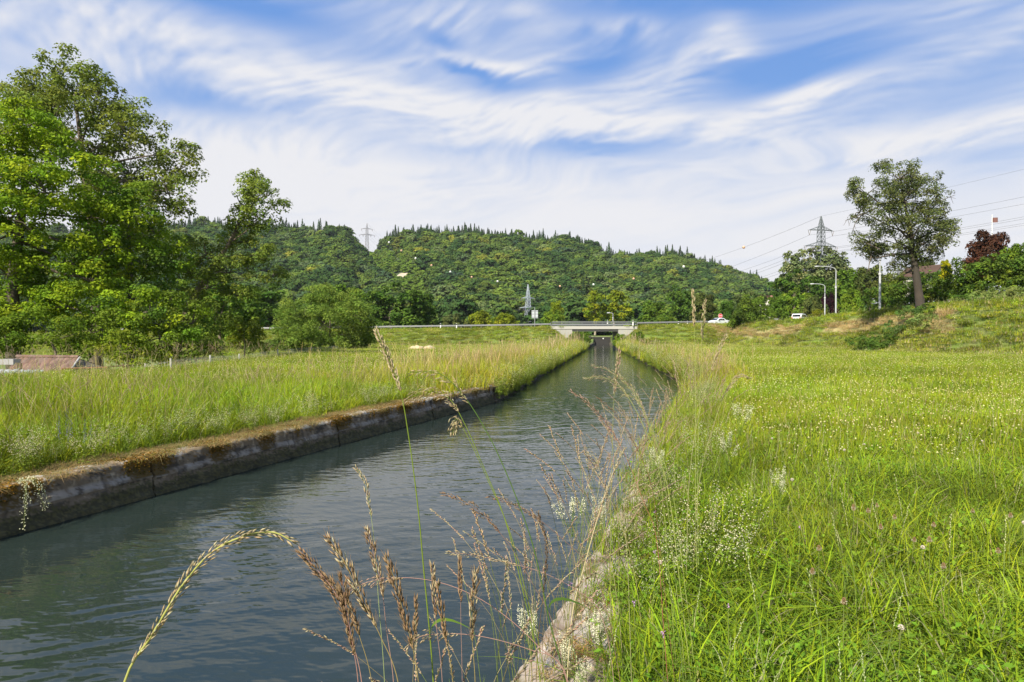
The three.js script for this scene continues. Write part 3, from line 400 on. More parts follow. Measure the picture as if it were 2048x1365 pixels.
tree('round_bush', 'large domed willow bush alone at the edge of the left field', 'bush', 92, [660, 699], [[660, 615, 60, 34], [605, 630, 44, 36], [715, 630, 38, 36], [660, 650, 90, 40], [590, 660, 36, 30], [735, 660, 24, 28], [640, 595, 34, 20], [690, 600, 34, 22], [625, 675, 40, 18], [695, 675, 44, 18], [660, 688, 80, 12], [600, 686, 40, 14], [725, 685, 30, 12]], { seed: 561, rc: .8, fill: 2.6, per: 60, leaf: .2, lw: .4, cols: [[.165, .245, .034], [.14, .215, .03], [.2, .275, .045]], limbs: 8, flat: .6, twigs: .2, radii: [[0, .22], [1, .06]], trunk: [[660, 670], [660, 620]], footY: -.1 });
tree('yellow_shrub', 'small yellow-green shrub left of the domed bush', 'shrub', 78, [488, 703], [[475, 655, 26, 20], [505, 662, 22, 18], [488, 680, 40, 18]], { seed: 566, footY: -.9, rc: .6, fill: 1.8, per: 55, leaf: .18, cols: [[.21, .24, .018], [.15, .2, .018]], limbs: 3, radii: [[0, .1], [1, .03]] });
tree('low_thicket', 'low grey-green thicket at the foot of the domed bush', 'shrub', 86, [575, 705], [[560, 690, 36, 12], [600, 692, 26, 12], [530, 695, 30, 11]], { seed: 568, footY: -.6, rc: .5, fill: 1.6, per: 46, leaf: .17, cols: soft, limbs: 3, radii: [[0, .06], [1, .02]] });
tree('pear_tree', 'tall lone pear tree on the right bank, bare twigs poking from a grey-green crown', 'tree', 86, [1842, 614], [[1790, 358, 42, 28], [1735, 385, 38, 26], [1845, 372, 34, 30], [1800, 400, 56, 34], [1720, 420, 22, 24], [1865, 405, 26, 26], [1775, 440, 44, 30], [1830, 445, 46, 30], [1745, 480, 36, 24], [1880, 455, 24, 22], [1800, 485, 50, 32], [1865, 475, 34, 24], [1750, 505, 30, 18], [1845, 500, 34, 20], [1815, 530, 30, 20], [1850, 515, 22, 14], [1805, 555, 22, 14], [1710, 375, 14, 16], [1890, 435, 14, 14], [1770, 335, 18, 12], [1885, 355, 12, 12]], { seed: 571, rc: .66, fill: 1.7, per: 40, leaf: .2, lw: .5, cols: grey, twigs: .6, twigR: .07, limbs: 18, flat: .66, trunk: [[1836, 575], [1826, 510], [1818, 450], [1802, 380]], radii: [[0, .58], [.3, .45], [.6, .34], [1, .09]], bark: [.05, .04, .03] });
{ const gb = new GB(), r = rand(9), t = scene.getObjectByName('pear_tree'), f = t.position; for (const [a, b, c] of [[[1750, 420], [1715, 432], [1696, 440]], [[1755, 500], [1725, 485], [1712, 478]], [[1790, 510], [1745, 515], [1720, 508]], [[1745, 512], [1738, 528], [1732, 542]], [[1865, 395], [1885, 400], [1905, 392]], [[1870, 480], [1880, 500], [1892, 512]], [[1740, 420], [1712, 440], [1704, 462]], [[1880, 460], [1905, 462], [1915, 455]]]) { const p = [a, b, c].map(([x, y]) => P(x, y, 86).sub(f).add(V(0, 0, (r() - .5) * 2))); gb.tube(new THREE.CatmullRomCurve3(p).getPoints(6), [.09, .08, .07, .06, .05, .04, .025], 5, [.1, .08, .06]); for (let k = 0; k < 3; k++) { const m = p[1].clone().lerp(p[2], r()); gb.tube([m, m.clone().add(V((r() - .5) * 1.2, -.2 - r() * .8, (r() - .5) * .8))], [.035, .015], 4, [.1, .08, .06]); } } part('dead_twigs', gb.build(), barkMat, t).userData.kind = 'stuff'; }

// middle distance: a few kinds, copied
function kind(name, seed, lobes, o) { const g = new THREE.Group(); g.name = name; part('trunk', wood([V(0, -.04, 0), V(.05, .3, 0), V(0, .62, .02)].map((v) => v.multiplyScalar(10)), o.radii ?? [[0, .26], [1, .08]], o.limbs ?? 5, lobes, seed, o.bark), barkMat, g); const [l] = crownGeo(seed + 1, lobes, o); part('crown', l, leaves, g); return g; }
const one = [[1, 1, 1], [1.25, 1.15, 1.1], [.75, .82, .85]];
const kinds = { // 10 m high, scaled later
  round: kind('broadleaf_tree', 600, [[0, 6.6, 0, 3, 2.6, 3], [-2.2, 5, .6, 2.2, 2, 2.2], [2.1, 5.2, -.4, 2.3, 2.1, 2.3], [.3, 8.2, 0, 1.9, 1.7, 1.9], [0, 4, 1.8, 2.4, 1.8, 2.2], [.2, 3.4, -1.8, 2.4, 1.8, 2.2], [-2.4, 3, 0, 1.8, 1.6, 1.8], [2.5, 3.2, .3, 1.8, 1.6, 1.8]], { rc: .85, fill: 1.5, per: 44, leaf: .36, cols: one, flat: .7 }),
  broad: kind('broadleaf_tree', 610, [[-2.6, 6, 0, 2.5, 2.4, 2.5], [2.6, 6.4, .5, 2.5, 2.3, 2.5], [0, 7.8, 0, 2.4, 2, 2.4], [-1, 4.2, 1.8, 2.6, 2, 2.2], [2.8, 3.6, 0, 2.2, 1.9, 2], [-3.4, 3.6, 0, 1.9, 1.8, 2], [.5, 2.6, -1, 3, 1.6, 2.2]], { rc: .9, fill: 1.5, per: 44, leaf: .38, cols: one, flat: .65 }),
  airy: kind('airy_tree', 620, [[-.8, 7.6, 0, 1.9, 1.7, 1.9], [1.3, 7.2, .4, 1.9, 1.8, 1.8], [-2, 5.4, .4, 1.7, 1.4, 1.7], [2.2, 5, 0, 1.8, 1.5, 1.7], [0, 5.4, -1, 1.9, 1.5, 1.8], [.2, 8.9, 0, 1.2, 1, 1.2], [-.5, 3.6, .8, 1.9, 1.2, 1.6]], { rc: .7, fill: 1.35, per: 30, leaf: .34, cols: one, flat: .6, limbs: 7, bark: [.3, .25, .19] }),
  poplar: kind('poplar_tree', 630, [[0, 8.6, 0, 1, 1.3, 1], [.5, 7, .2, 1.2, 1.4, 1.2], [-.6, 6.4, 0, 1.1, 1.4, 1.1], [.4, 5, -.3, 1.3, 1.4, 1.3], [-.3, 3.8, .3, 1.2, 1.3, 1.2], [0, 2.4, 0, 1, 1.2, 1]], { rc: .55, fill: 2.2, per: 32, leaf: .28, cols: one, flat: .8, limbs: 6, bark: [.28, .26, .22] }),
  shrub: kind('shrub', 640, [[0, 5, 0, 4.4, 4, 4.4], [-4, 3.6, .4, 3.4, 3, 3.2], [4, 3.8, 0, 3.4, 3.2, 3.2], [1, 7.4, 0, 2.6, 2.2, 2.6], [-1.6, 6.6, 0, 2.4, 2.4, 2.4], [0, 2.6, 2, 4.4, 2.2, 3], [0, 2, -2, 4.4, 2.2, 3]], { rc: 1.25, fill: 1.5, per: 44, leaf: .52, cols: one, flat: .75, limbs: 3, radii: [[0, .2], [1, .05]] })
};
const tints = {}; const tinted = (c) => tints[c.join()] ??= leafMat(.35, c);
function stand(k, px, top, foot, w, D, col, label, category, group, name) { // seen between top and foot rows, w wide
  const g = kinds[k].clone(), h = px2m(foot - top, D), s = h / (k === 'poplar' || k === 'airy' ? 9.9 : 9.7), W = px2m(w, D), nat = { round: 9.4, broad: 10.6, airy: 7.6, poplar: 3.4, shrub: 14.5 }[k];
  g.name = numbered(name ?? kinds[k].name); g.position.set(onRay(px, D), EYE + (HOR - foot) / F * D, -D); g.rotation.y = (px * 1.7) % 6.28; g.scale.set(W / nat, s, W / nat); g.children[1].material = tinted(col); tag(g, label, category, group); scene.add(g); return g;
}
const C1 = [.08, .15, .02], C2 = [.12, .2, .022], C3 = [.16, .25, .024], C4 = [.125, .16, .05], C5 = [.22, .27, .02], C6 = [.105, .13, .03];
for (const [k, px, top, foot, w, D, c, label, cat, name] of [
  ['broad', 445, 560, 700, 170, 110, C2, 'mid-green tree behind the leaning trunk at left', 'tree'],
  ['broad', 535, 572, 668, 150, 165, C1, 'wide dark tree above the guardrail, left of the domed bush', 'tree'],
  ['round', 690, 568, 668, 110, 168, C2, 'rounded tree peeping over the top of the domed bush', 'tree'],
  ['broad', 785, 572, 668, 130, 166, C1, 'broad dark green tree above the guardrail right of the domed bush', 'tree'],
  ['round', 845, 582, 668, 75, 170, C1, 'darkest rounded tree at the right end of the roadside clump', 'tree'],
  ['shrub', 905, 628, 664, 60, 172, C4, 'brownish roadside shrub right of the dark tree clump', 'shrub'],
  ['shrub', 960, 622, 664, 74, 178, C5, 'yellowish shrub behind the guardrail, left of the small pylon', 'shrub'],
  ['shrub', 1010, 626, 664, 64, 174, C5, 'yellowish shrub directly left of the grey road sign', 'shrub'],
  ['shrub', 1105, 622, 664, 66, 176, C3, 'light green shrub behind the left end of the bridge', 'shrub'],
  ['round', 1112, 600, 664, 34, 230, C5, 'small yellow-green tree left of the two pale riverside trees', 'tree'],
  ['airy', 1190, 583, 668, 58, 215, C5, 'left one of two pale yellow-green trees beyond the bridge', 'tree'],
  ['airy', 1232, 583, 668, 66, 218, C5, 'right one of two pale yellow-green trees beyond the bridge', 'tree'],
  ['round', 1310, 600, 664, 64, 220, C2, 'green tree right of the pale pair beyond the bridge', 'tree'],
  ['broad', 1360, 575, 664, 80, 235, C1, 'dark tree behind the right end of the road', 'tree'],
  ['round', 1410, 584, 660, 66, 190, C6, 'brownish green tree behind the white sedan', 'tree'],
  ['shrub', 1330, 628, 662, 56, 168, C2, 'low shrub beside the road right of the bridge', 'shrub'],
  ['round', 1455, 600, 656, 50, 175, C1, 'dark tree right behind the stop sign', 'tree'],
  ['broad', 1500, 582, 660, 74, 165, [.1, .14, .045], 'pale greyish willow behind the orchard tree', 'tree'],
  ['shrub', 1152, 664, 693, 46, 122, C2, 'leafy bush on the left bank in front of the bridge abutment', 'bush'],
  ['shrub', 1240, 668, 694, 34, 122, C3, 'leafy bush on the right bank under the bridge end', 'bush'],
  ['shrub', 1275, 664, 690, 40, 124, C2, 'low bush on the embankment right of the bridge', 'bush'],
  ['shrub', 1168, 662, 690, 34, 178, C2, 'bush beside the canal seen under the left half of the bridge', 'bush'],
  ['shrub', 1233, 660, 690, 26, 178, C2, 'bush beside the canal seen under the right half of the bridge', 'bush'],
  ['shrub', 1407, 648, 664, 22, 136, C1, 'small dark bush on the bank in front of the sedan', 'bush'],
  ['round', 1552, 590, 660, 50, 150, C2, 'bushy green tree left of the white hatchback', 'tree'],
  ['broad', 1590, 580, 652, 70, 165, C3, 'lime tree standing behind the white hatchback', 'tree'],
  ['shrub', 1625, 592, 645, 52, 140, [.12, .155, .04], 'pale rounded shrub right of the white hatchback', 'shrub'],
  ['shrub', 1655, 588, 648, 42, 150, [.035, .014, .02], 'dark purple-leaved shrub between the street lamps', 'shrub', 'purple_shrub'],
  ['shrub', 1640, 618, 646, 46, 132, [.19, .21, .014], 'low yellow shrub at the foot of the street lamps', 'shrub'],
  ['shrub', 1702, 578, 638, 60, 122, C3, 'rounded bright shrub between the purple shrub and the hedge', 'shrub'],
  ['round', 1700, 535, 630, 90, 190, C2, 'bright tree below the poplars at right', 'tree'],
  ['round', 1740, 528, 620, 70, 185, C6, 'thin brownish tree left of the tall street lamp', 'tree'],
  ['shrub', 1790, 548, 622, 60, 112, C3, 'elder bush topped with cream flower heads behind the street lamp', 'shrub', 'elder_bush'],
  ['broad', 1590, 545, 640, 100, 210, C1, 'dark tree under the left poplars', 'tree'],
  ['round', 1650, 555, 640, 80, 215, C1, 'dark tree in front of the large pylon', 'tree'],
  ['round', 1850, 520, 585, 70, 150, C6, 'dull green tree behind the brown-roofed house', 'tree'],
  ['shrub', 1892, 520, 560, 30, 108, [.36, .36, .012], 'brilliant yellow conical shrub above the hedge', 'shrub', 'golden_shrub'],
  ['shrub', 1975, 464, 570, 110, 100, [.085, .038, .022], 'russet-leaved shrub crowning the hedge at right', 'shrub', 'russet_shrub'],
  ['shrub', 2020, 492, 570, 90, 96, C3, 'bright green shrub below the russet one', 'shrub'],
  ['shrub', 2080, 480, 590, 110, 92, C2, 'green shrub cut off by the right edge', 'shrub']
]) stand(k, px, top, foot, w, D, c, label, cat, null, name);
{ let n = 0; for (const [px, top, w] of [[1578, 506, 30], [1602, 502, 30], [1630, 497, 34], [1655, 496, 34], [1682, 508, 34]]) stand('poplar', px, top, 640, w * 1.35, 240, [.2, .235, .09], ['leftmost of the five poplars by the large pylon', 'second poplar from the left, beside the large pylon', 'middle poplar, just left of the large pylon mast', 'fourth poplar, just right of the large pylon mast', 'rightmost of the five poplars by the large pylon'][n++], 'tree', 'row of poplars by the large pylon'); }
// orchard tree in the gap, with its own stem
tree('orchard_tree', 'leafy orchard tree with a short dark crooked stem on the right bank', 'tree', 128, [1487, 672], [[1500, 630, 34, 22], [1525, 640, 26, 20], [1475, 640, 18, 16], [1510, 610, 26, 18], [1490, 655, 16, 8], [1520, 656, 26, 10]], { seed: 581, rc: .8, fill: 1.8, per: 50, leaf: .26, cols: [[.12, .185, .022], [.15, .22, .024], [.09, .145, .02]], limbs: 5, trunk: [[1484, 660], [1480, 650], [1492, 635]], radii: [[0, .32], [1, .1]], bark: [.07, .055, .04] });
{ const t = scene.getObjectByName('elder_bush'), gb = new GB(), r = rand(77); for (let k = 0; k < 420; k++) { const a = r() * 6.28, q = Math.sqrt(r()); gb.leaf(Math.cos(a) * q * 5.4 + (r() - .5), 7.2 - q * q * 3.2 + (r() - .5) * 1.4, Math.sin(a) * q * 5.4, .1, .97, .1, .55, .9, vary([.62, .6, .38], r, .12), r); } part('flower_heads', gb.build(), leafMat(.2), t).userData.kind = 'stuff'; }
// clipped hedges: leafy boxes
function hedge(label, a, b, h, wide, seed, cols) { // a, b: ground points [x, d]
  const r = rand(seed), t = thing('garden_hedge', label, 'hedge', [0, 0, 0], 'hedges along the top of the right bank'), lobes = [], L = Math.hypot(b[0] - a[0], b[1] - a[1]), n = Math.ceil(L / 1.5), st = new GB();
  for (let k = 0; k <= n; k++) { const s = k / n, x = mix(a[0], b[0], s), d = mix(a[1], b[1], s), y = land(x, d); for (let q = 0; q < 2; q++) lobes.push([x + (r() - .5) * .5, y + h * (.24 + .46 * q) * (.92 + .16 * r()), -d + (r() - .5) * .5, wide * .52, h * .38, wide * .6]); st.tube([V(x, y - .2, -d), V(x + (r() - .5) * .4, y + h * .6, -d)], [.07, .03], 5, [.09, .07, .05]); }
  part('stems', st.build(), barkMat, t).userData.kind = 'stuff'; const [l] = crownGeo(seed + 1, lobes, { rc: .5, fill: 1.5, per: 34, leaf: .2, cols: cols.map((c) => c.map((v) => v * 1.45)), flat: .8, vary: .3 }); part('foliage', l, leaves, t).userData.kind = 'stuff';
}
hedge('long clipped hedge running off the right edge of the bank', [onRay(1915, 90), 90], [onRay(2120, 82), 82], 5.4, 3, 651, [[.09, .14, .018], [.12, .175, .018], [.065, .11, .016]]);
hedge('lower clipped hedge directly right of the pear trunk', [onRay(1846, 98), 98], [onRay(1925, 95), 95], 4.2, 2.4, 661, [[.11, .165, .018], [.085, .135, .018], [.14, .19, .02]]);
hedge('dark hedge left of the pear trunk, behind the tall street lamp', [onRay(1752, 108), 108], [onRay(1842, 100), 100], 4, 2.4, 671, [[.08, .13, .018], [.1, .155, .018], [.06, .1, .016]]);
hedge('short low hedge in front of the brown-roofed house', [onRay(1835, 118), 118], [onRay(1890, 114), 114], 6.4, 2.4, 681, [[.06, .105, .018], [.08, .13, .02]]);
// weeds on the right bank
let wn = 0; for (const [x0, y0, s, h, c] of [[1800, 636, 34, 22, 0], [1765, 655, 34, 26, 1], [1735, 672, 28, 22, 1], [1830, 622, 30, 16, 0], [1720, 690, 24, 18, 1], [1850, 662, 16, 26, 1], [1945, 670, 34, 16, 1], [1870, 690, 44, 16, 2], [2000, 690, 50, 20, 2], [2035, 660, 30, 20, 2]]) {
  const d = lut([[600, 86], [640, 84], [670, 80], [700, 74]], y0), f = V(onRay(x0, d), land(onRay(x0, d), d), -d), SZ = 1.45, t = thing('bank_weed', ['bluish tall grass clump under the pear tree, upper one', 'dark nettle clump left of the pear trunk', 'nettle clump at the lower left of the weedy streak', 'bluish grass around the foot of the pear trunk', 'dark weed at the bottom end of the weedy streak', 'upright dock plant standing before the straw patch', 'dark bramble below the straw patch at right', 'pale weed clump at the foot of the right bank', 'broad pale weed clump near the right edge', 'upper pale weed clump at the right edge'][wn++], 'weeds', f.toArray(), 'weeds on the right bank');
  const [l] = crownGeo(700 + x0, [[0, px2m(h, d) * .4 * SZ, 0, px2m(s, d) * SZ * .8, px2m(h, d) * .55 * SZ, px2m(s, d) * .7], [px2m(s, d) * .6, px2m(h, d) * .25 * SZ, .4, px2m(s, d) * .6, px2m(h, d) * .35 * SZ, 1]], { rc: .42, fill: 1.4, per: 34, leaf: .22, lw: .34, cols: [[[.11, .2, .045], [.14, .23, .05]], [[.09, .155, .024], [.12, .19, .028]], [[.2, .26, .07], [.24, .29, .075]]][c], flat: .9 }); part('foliage', l, leaves, t).userData.kind = 'stuff';
}

// ---------------------------------------------------------------- road, bridge and what stands along them
const boxG = (w, h, d, x = 0, y = 0, z = 0) => { const g = new THREE.BoxGeometry(w, h, d); g.translate(x, y, z); return g; };
const cyl = (r0, r1, h, n = 12) => new THREE.CylinderGeometry(r0, r1, h, n);
const steel = plain(.36, .37, .38, .45, .6), concrete = plain(.34, .33, .3, .9), darkSteel = plain(.13, .14, .14, .6, .5), whiteP = plain(.75, .75, .73, .5), blackP = plain(.02, .02, .02, .6), zinc = plain(.3, .31, .32, .5, .4);
{
  const gb = new GB(), asph = [.062, .062, .064];
  for (let x = -130; x <= 90; x += 2) for (const z of [136.6, 143.4]) gb.v(x, (x > 11 && x < 22 ? roadY(x) : Math.max(roadY(x), land(x, z))) + .05, -z, asph);
  for (let k = 0; k < 110; k++) gb.quad(k * 2, k * 2 + 2, k * 2 + 3, k * 2 + 1);
  single('road', gb.build(), painted(.9), 'grey asphalt road crossing the valley on its embankment', 'road', null, 'structure');
  const mk = new GB(), wht = [.7, .7, .68]; for (let x = -130; x <= 88; x += 2) { mk.v(x, roadY(x) + .07, -136.95, wht); mk.v(x, roadY(x) + .07, -137.1, wht); } for (let k = 0; k < 109; k++) mk.quad(k * 2, k * 2 + 2, k * 2 + 3, k * 2 + 1);
  single('road_line', mk.build(), painted(.7), 'white edge line along the near side of the road', 'road marking', null, 'structure');
}
{
  const X0 = 12, X1 = 21.2, b = thing('road_bridge', 'pale concrete road bridge spanning the canal in the distance', 'bridge', [0, 0, -ROAD_D]);
  const y0 = 3.72, A = 8, B = 24.8;
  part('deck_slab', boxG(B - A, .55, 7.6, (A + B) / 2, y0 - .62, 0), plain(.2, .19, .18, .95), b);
  part('edge_beam', boxG(B - A + .4, .58, .34, (A + B) / 2, y0 - .2, 3.95), plain(.4, .385, .35, .9), b);
  part('edge_beam', boxG(B - A + .4, .58, .34, (A + B) / 2, y0 - .2, -3.95), plain(.4, .385, .35, .9), b);
  for (const s of [0, 1]) {
    const x = s ? X1 : X0, e = s ? 1 : -1; part('abutment', boxG(.7, 4.6, 7.2, x + e * .35, .85, 0), concrete, b);
    const sh = new THREE.Shape(); sh.moveTo(0, -1.2); sh.lineTo(0, y0 - .5); sh.lineTo(e * 3.4, y0 - .5); sh.lineTo(e * .8, 1.1); sh.lineTo(e * .7, -1.2); const g = new THREE.ExtrudeGeometry(sh, { depth: .4, bevelEnabled: false }); g.translate(x, 0, 3.62); part('wing_wall', g, concrete, b);
  }
  const rail = part('bridge_rail', mergeGeometries([boxG(B - A, .1, .08, (A + B) / 2, y0 + 1.02, 3.95), boxG(B - A, .06, .05, (A + B) / 2, y0 + .78, 3.95), boxG(B - A, .26, .06, (A + B) / 2, y0 + .46, 3.99)]), plain(.24, .25, .26, .5, .5), b);
  for (let x = A + .1; x < B; x += 2) part('rail_post', boxG(.09, .92, .09, x, y0 + .53, 3.9), darkSteel, b);
  const rail2 = part('bridge_rail', mergeGeometries([boxG(B - A, .1, .08, (A + B) / 2, y0 + 1.02, -3.95), boxG(B - A, .26, .06, (A + B) / 2, y0 + .46, -3.99)]), darkSteel, b);
}
function guardrail(label, x0, x1, d) {
  const g = thing('guardrail', label, 'guardrail', [0, 0, -d]), gb = new GB(), N = Math.ceil((x1 - x0) / 2), prof = [[0, .45], [.05, .5], [.05, .56], [0, .6], [.05, .65], [.05, .71], [0, .76]];
  for (let k = 0; k <= N; k++) { const x = mix(x0, x1, k / N), y = roadY(x); for (const [z, h] of prof) gb.v(x, y + h, z + .08, [.2, .205, .21]); }
  for (let k = 0; k < N; k++) for (let q = 0; q < 6; q++) { const a = k * 7 + q; gb.quad(a, a + 7, a + 8, a + 1); }
  const m = new THREE.MeshStandardMaterial({ vertexColors: true, roughness: .5, metalness: .4, side: THREE.DoubleSide }); part('rail', gb.build(), m, g);
  const pg = boxG(.08, .9, .1); for (let k = 0; k <= N; k += 1) { const x = mix(x0, x1, k / N), p = part('post', pg, zinc, g); p.position.set(x, roadY(x) + .27, 0); }
}
guardrail('long grey guardrail on the road left of the bridge', -78, 7.8, 136); guardrail('short guardrail curving away right of the bridge', 25, 39, 136.2);
const delG = [boxG(.12, .95, .1, 0, .47, 0), boxG(.125, .22, .105, 0, .78, 0)];
const delin = (px, top, d, label) => { const f = P(px, top, d), t = thing('delineator_post', label, 'roadside post', [f.x, f.y - 1.05, -d], 'white delineator posts along the road'); const s = 1.15; const a = part('post', delG[0], whiteP, t); a.scale.set(1.6, s, 1.6); const k = part('black_band', delG[1], blackP, t); k.scale.set(1.62, s, 1.62); };
for (const [px, top, d, l] of [[881, 648, 135.2, 'white delineator post left of its twin on the embankment crest'], [913, 648, 135.2, 'white delineator post right of its twin on the embankment crest'], [1215, 641, 144.5, 'white delineator post behind the bridge rail, middle of the bridge'], [1266, 641, 135.4, 'white delineator post at the right end of the bridge'], [1357, 644, 136, 'white delineator post left of the white sedan, first of two'], [1375, 643, 136, 'white delineator post left of the white sedan, second of two'], [1458, 642, 142, 'white delineator post right of the white sedan']]) delin(px, top, d, l);
{ const f = P(1069, 622, 137.5), y = roadY(f.x), t = thing('road_sign', 'grey back of a large road sign on a post, left of the bridge', 'sign', [f.x, y, -135.9]); part('post', cyl(.07, .07, f.y - y + .9, 8).translate(0, (f.y - y + .9) / 2 - .3, 0), zinc, t); const w = 1.28, h = 1.55, c = f.y - y - .75; part('panel', boxG(w, h, .04, 0, c, -.11), plain(.5, .53, .56, .5, .3), t); for (const q of [-.4, .05, .42]) part('bracket', boxG(w * .96, .06, .05, 0, c + q * 1.4, -.06), zinc, t); part('edge_strip', boxG(.05, h, .06, -w / 2 + .03, c, -.06), zinc, t); }
// street lamps
function lamp(label, px, foot, top, d, arm, dir, R = .11, double = false) {
  const f = P(px, foot, d), h = px2m(foot - top, d), t = thing('street_lamp', label, 'street lamp', f.toArray(), 'street lamps on the right'), gb = new GB(), c = [.42, .43, .44];
  gb.tube([V(0, -.4, 0), V(0, h * .6, 0)], [R, R * .85], 10, c); gb.tube([V(0, h * .6, 0), V(0, h * .93, 0)], [R * .62, R * .5], 8, c); part('pole', gb.build(), painted(.5), t);
  const a = new GB(), A = px2m(arm, d) * dir; a.tube(new THREE.CatmullRomCurve3([V(0, h * .92, 0), V(A * .08, h * .96, 0), V(A * .4, h * .99, 0), V(A, h, 0)]).getPoints(8), R * .45, 7, c); part('arm', a.build(), painted(.5), t);
  const head = new THREE.SphereGeometry(1, 12, 8); head.scale(.45, .1, .17); head.translate(A * 1.05, h - .02, 0); part('lamp_head', head, plain(.55, .56, .57, .4), t); const gl = new THREE.SphereGeometry(1, 10, 6); gl.scale(.34, .07, .13); gl.translate(A * 1.07, h - .09, 0); part('lens', gl, plain(.6, .6, .55, .2), t);
  const col = cyl(R * 1.25, R * 1.25, .25, 10); col.translate(0, h * .6, 0); part('collar', col, plain(.5, .5, .5, .5), t); const cross = boxG(.9, .06, .06, 0, h * .63, 0); if (double) part('cross_bar', cross, zinc, t);
}
lamp('tall street lamp left of the pear tree, arm curling over', 1760, 622, 499, 100, 12, -1, .17, true);
lamp('tall street lamp with a long arm in front of the poplars', 1672, 638, 533, 118, 36, -1, .14, true);
lamp('shorter street lamp before the purple shrub', 1650, 638, 568, 122, 24, -1, .12);
lamp('small street lamp standing beyond the bridge', 1226, 652, 626, 150, 8, -1, .1);

// ---------------------------------------------------------------- pylons and wires
function pylon(label, X, D, yTop, H, wBase, arms, turn, R, c, vstr) {
  const t = thing('power_pylon', label, 'pylon', [X, yTop - H, -D], 'lattice pylons of the power line'); t.rotation.y = turn; const m = new THREE.MeshStandardMaterial({ vertexColors: true, roughness: .6, metalness: .3, side: THREE.DoubleSide });
  const top = arms[0].y, w = (y) => y < top ? mix(wBase, wBase * .5, y / top) : mix(wBase * .5, .08, (y - top) / (H - top)), gb = new GB(), cs = [[1, 1], [1, -1], [-1, -1], [-1, 1]];
  const lv = []; for (let y = 0; y < H - .3;) { lv.push(y); y += Math.max(.9, w(y) * 1.7); } lv.push(H);
  for (let k = 0; k < lv.length - 1; k++) { const a = w(lv[k]), b = w(lv[k + 1]); cs.forEach(([x, z], i) => { const [x2, z2] = cs[(i + 1) % 4]; gb.bar(V(x * a, lv[k], z * a), V(x * b, lv[k + 1], z * b), R, c); gb.bar(V(x * a, lv[k], z * a), V(x2 * b, lv[k + 1], z2 * b), R * .6, c); gb.bar(V(x2 * a, lv[k], z2 * a), V(x * b, lv[k + 1], z * b), R * .6, c); gb.bar(V(x * b, lv[k + 1], z * b), V(x2 * b, lv[k + 1], z2 * b), R * .5, c); }); }
  part('mast', gb.build(), m, t);
  const tips = [V(0, H, 0)];
  for (const { y, s, n, up } of arms) {
    const g = new GB(), b = w(y), hh = up ?? s * .2; for (const e of [-1, 1]) { const tip = V(e * s, y - hh * .15, 0); for (const z of [-b, b]) { g.bar(V(0, y, z), tip, R * .8, c); g.bar(V(0, y + hh, z * .7), tip, R * .7, c); } for (let q = 1; q < 5; q++) { const f = q / 5, z = b * (1 - f); g.bar(V(e * s * f, y - hh * .15 * f, z), V(e * s * f, y + hh * (1 - f) - hh * .15 * f, z * .7), R * .5, c); g.bar(V(e * s * f, y - hh * .15 * f, z), V(e * s * (f - .2), y + hh * (1.2 - f) - hh * .15 * f, z * .7), R * .5, c); g.bar(V(e * s * f, y, -z), V(e * s * f, y, z), R * .5, c); } }
    part('cross_arm', g.build(), m, t);
    for (const e of [-1, 1]) for (let q = 0; q < n; q++) { const x = e * s * (q ? .5 : .97), L = vstr, v = new GB(), p = V(x, y - L, 0); v.bar(V(x - .55 * L * .5, y - .05, 0), p, R * .8, [.2, .17, .15]); v.bar(V(x + .55 * L * .5, y - .05, 0), p, R * .8, [.2, .17, .15]); part('insulator', v.build(), m, t); tips.push(p); }
  }
  t.updateMatrixWorld(true); return tips.map((p) => p.applyMatrix4(t.matrixWorld));
}
const rp = P(1642, 433, 240), mp = P(1056, 569, 420), hp = P(734, 447, 850);
const tR = pylon('large dark pylon behind the poplars on the right', rp.x, 240, rp.y, 41, 1.75, [{ y: 36.2, s: 4.9, n: 1, up: 1.5 }, { y: 30.6, s: 6.6, n: 2, up: 1.7 }], .25, .11, [.12, .14, .145], 2);
const tM = pylon('slim grey pylon before the hill, left of the bridge', mp.x, 420, mp.y, 36, 2.1, [{ y: 27.5, s: 4.6, n: 1, up: 1 }, { y: 21.5, s: 6.2, n: 2, up: 1.1 }], .5, .13, [.42, .47, .52], 1.6);
const tH = pylon('tiny pylon on the skyline in the gap of the forest', hp.x, 850, hp.y, 46, 2.6, [{ y: 39, s: 6.8, n: 1, up: 1.2 }, { y: 31.5, s: 9.4, n: 2, up: 1.4 }], .3, .2, [.3, .3, .32], 2.4);
const wireMat = plain(.1, .1, .11, .6, .4);
function wire(a, b, sag, r, label, group) { const gb = new GB(), pts = []; for (let k = 0; k <= 24; k++) { const t = k / 24, p = a.clone().lerp(b, t); p.y -= sag * 4 * t * (1 - t); pts.push(p); } gb.tube(pts, r, 4, [.1, .1, .11]); single('power_wire', gb.build(), wireMat, label, 'wire', group); return (t) => { const p = a.clone().lerp(b, t); p.y -= sag * 4 * t * (1 - t); return p; }; }
const spot = ['', 'upper left', 'upper right', 'outer lower left', 'inner lower left', 'outer lower right', 'inner lower right'];
const off = V(99, 17, 180), shift = (p) => p.clone().add(off);
tR.forEach((p, k) => wire(p, shift(p), k ? 4.5 : 2.5, k ? .035 : .028, k ? `${spot[k]} conductor wire running from the large pylon off to the right` : 'topmost wire running from the large pylon off to the right', k ? 'conductors right of the large pylon' : null));
const ew = wire(tM[0], tR[0], 9.2, .04, 'earth wire with marker balls from slim pylon up to large pylon');
for (let k = 1; k < 7; k++) wire(tM[k], tR[k], 9.5, .035, `${spot[k]} conductor wire between the slim pylon and the large pylon`, 'conductors between the slim and the large pylon');
const ew2 = wire(tM[0], tH[0], 16, .06, 'earth wire with marker balls from slim pylon up the hill');
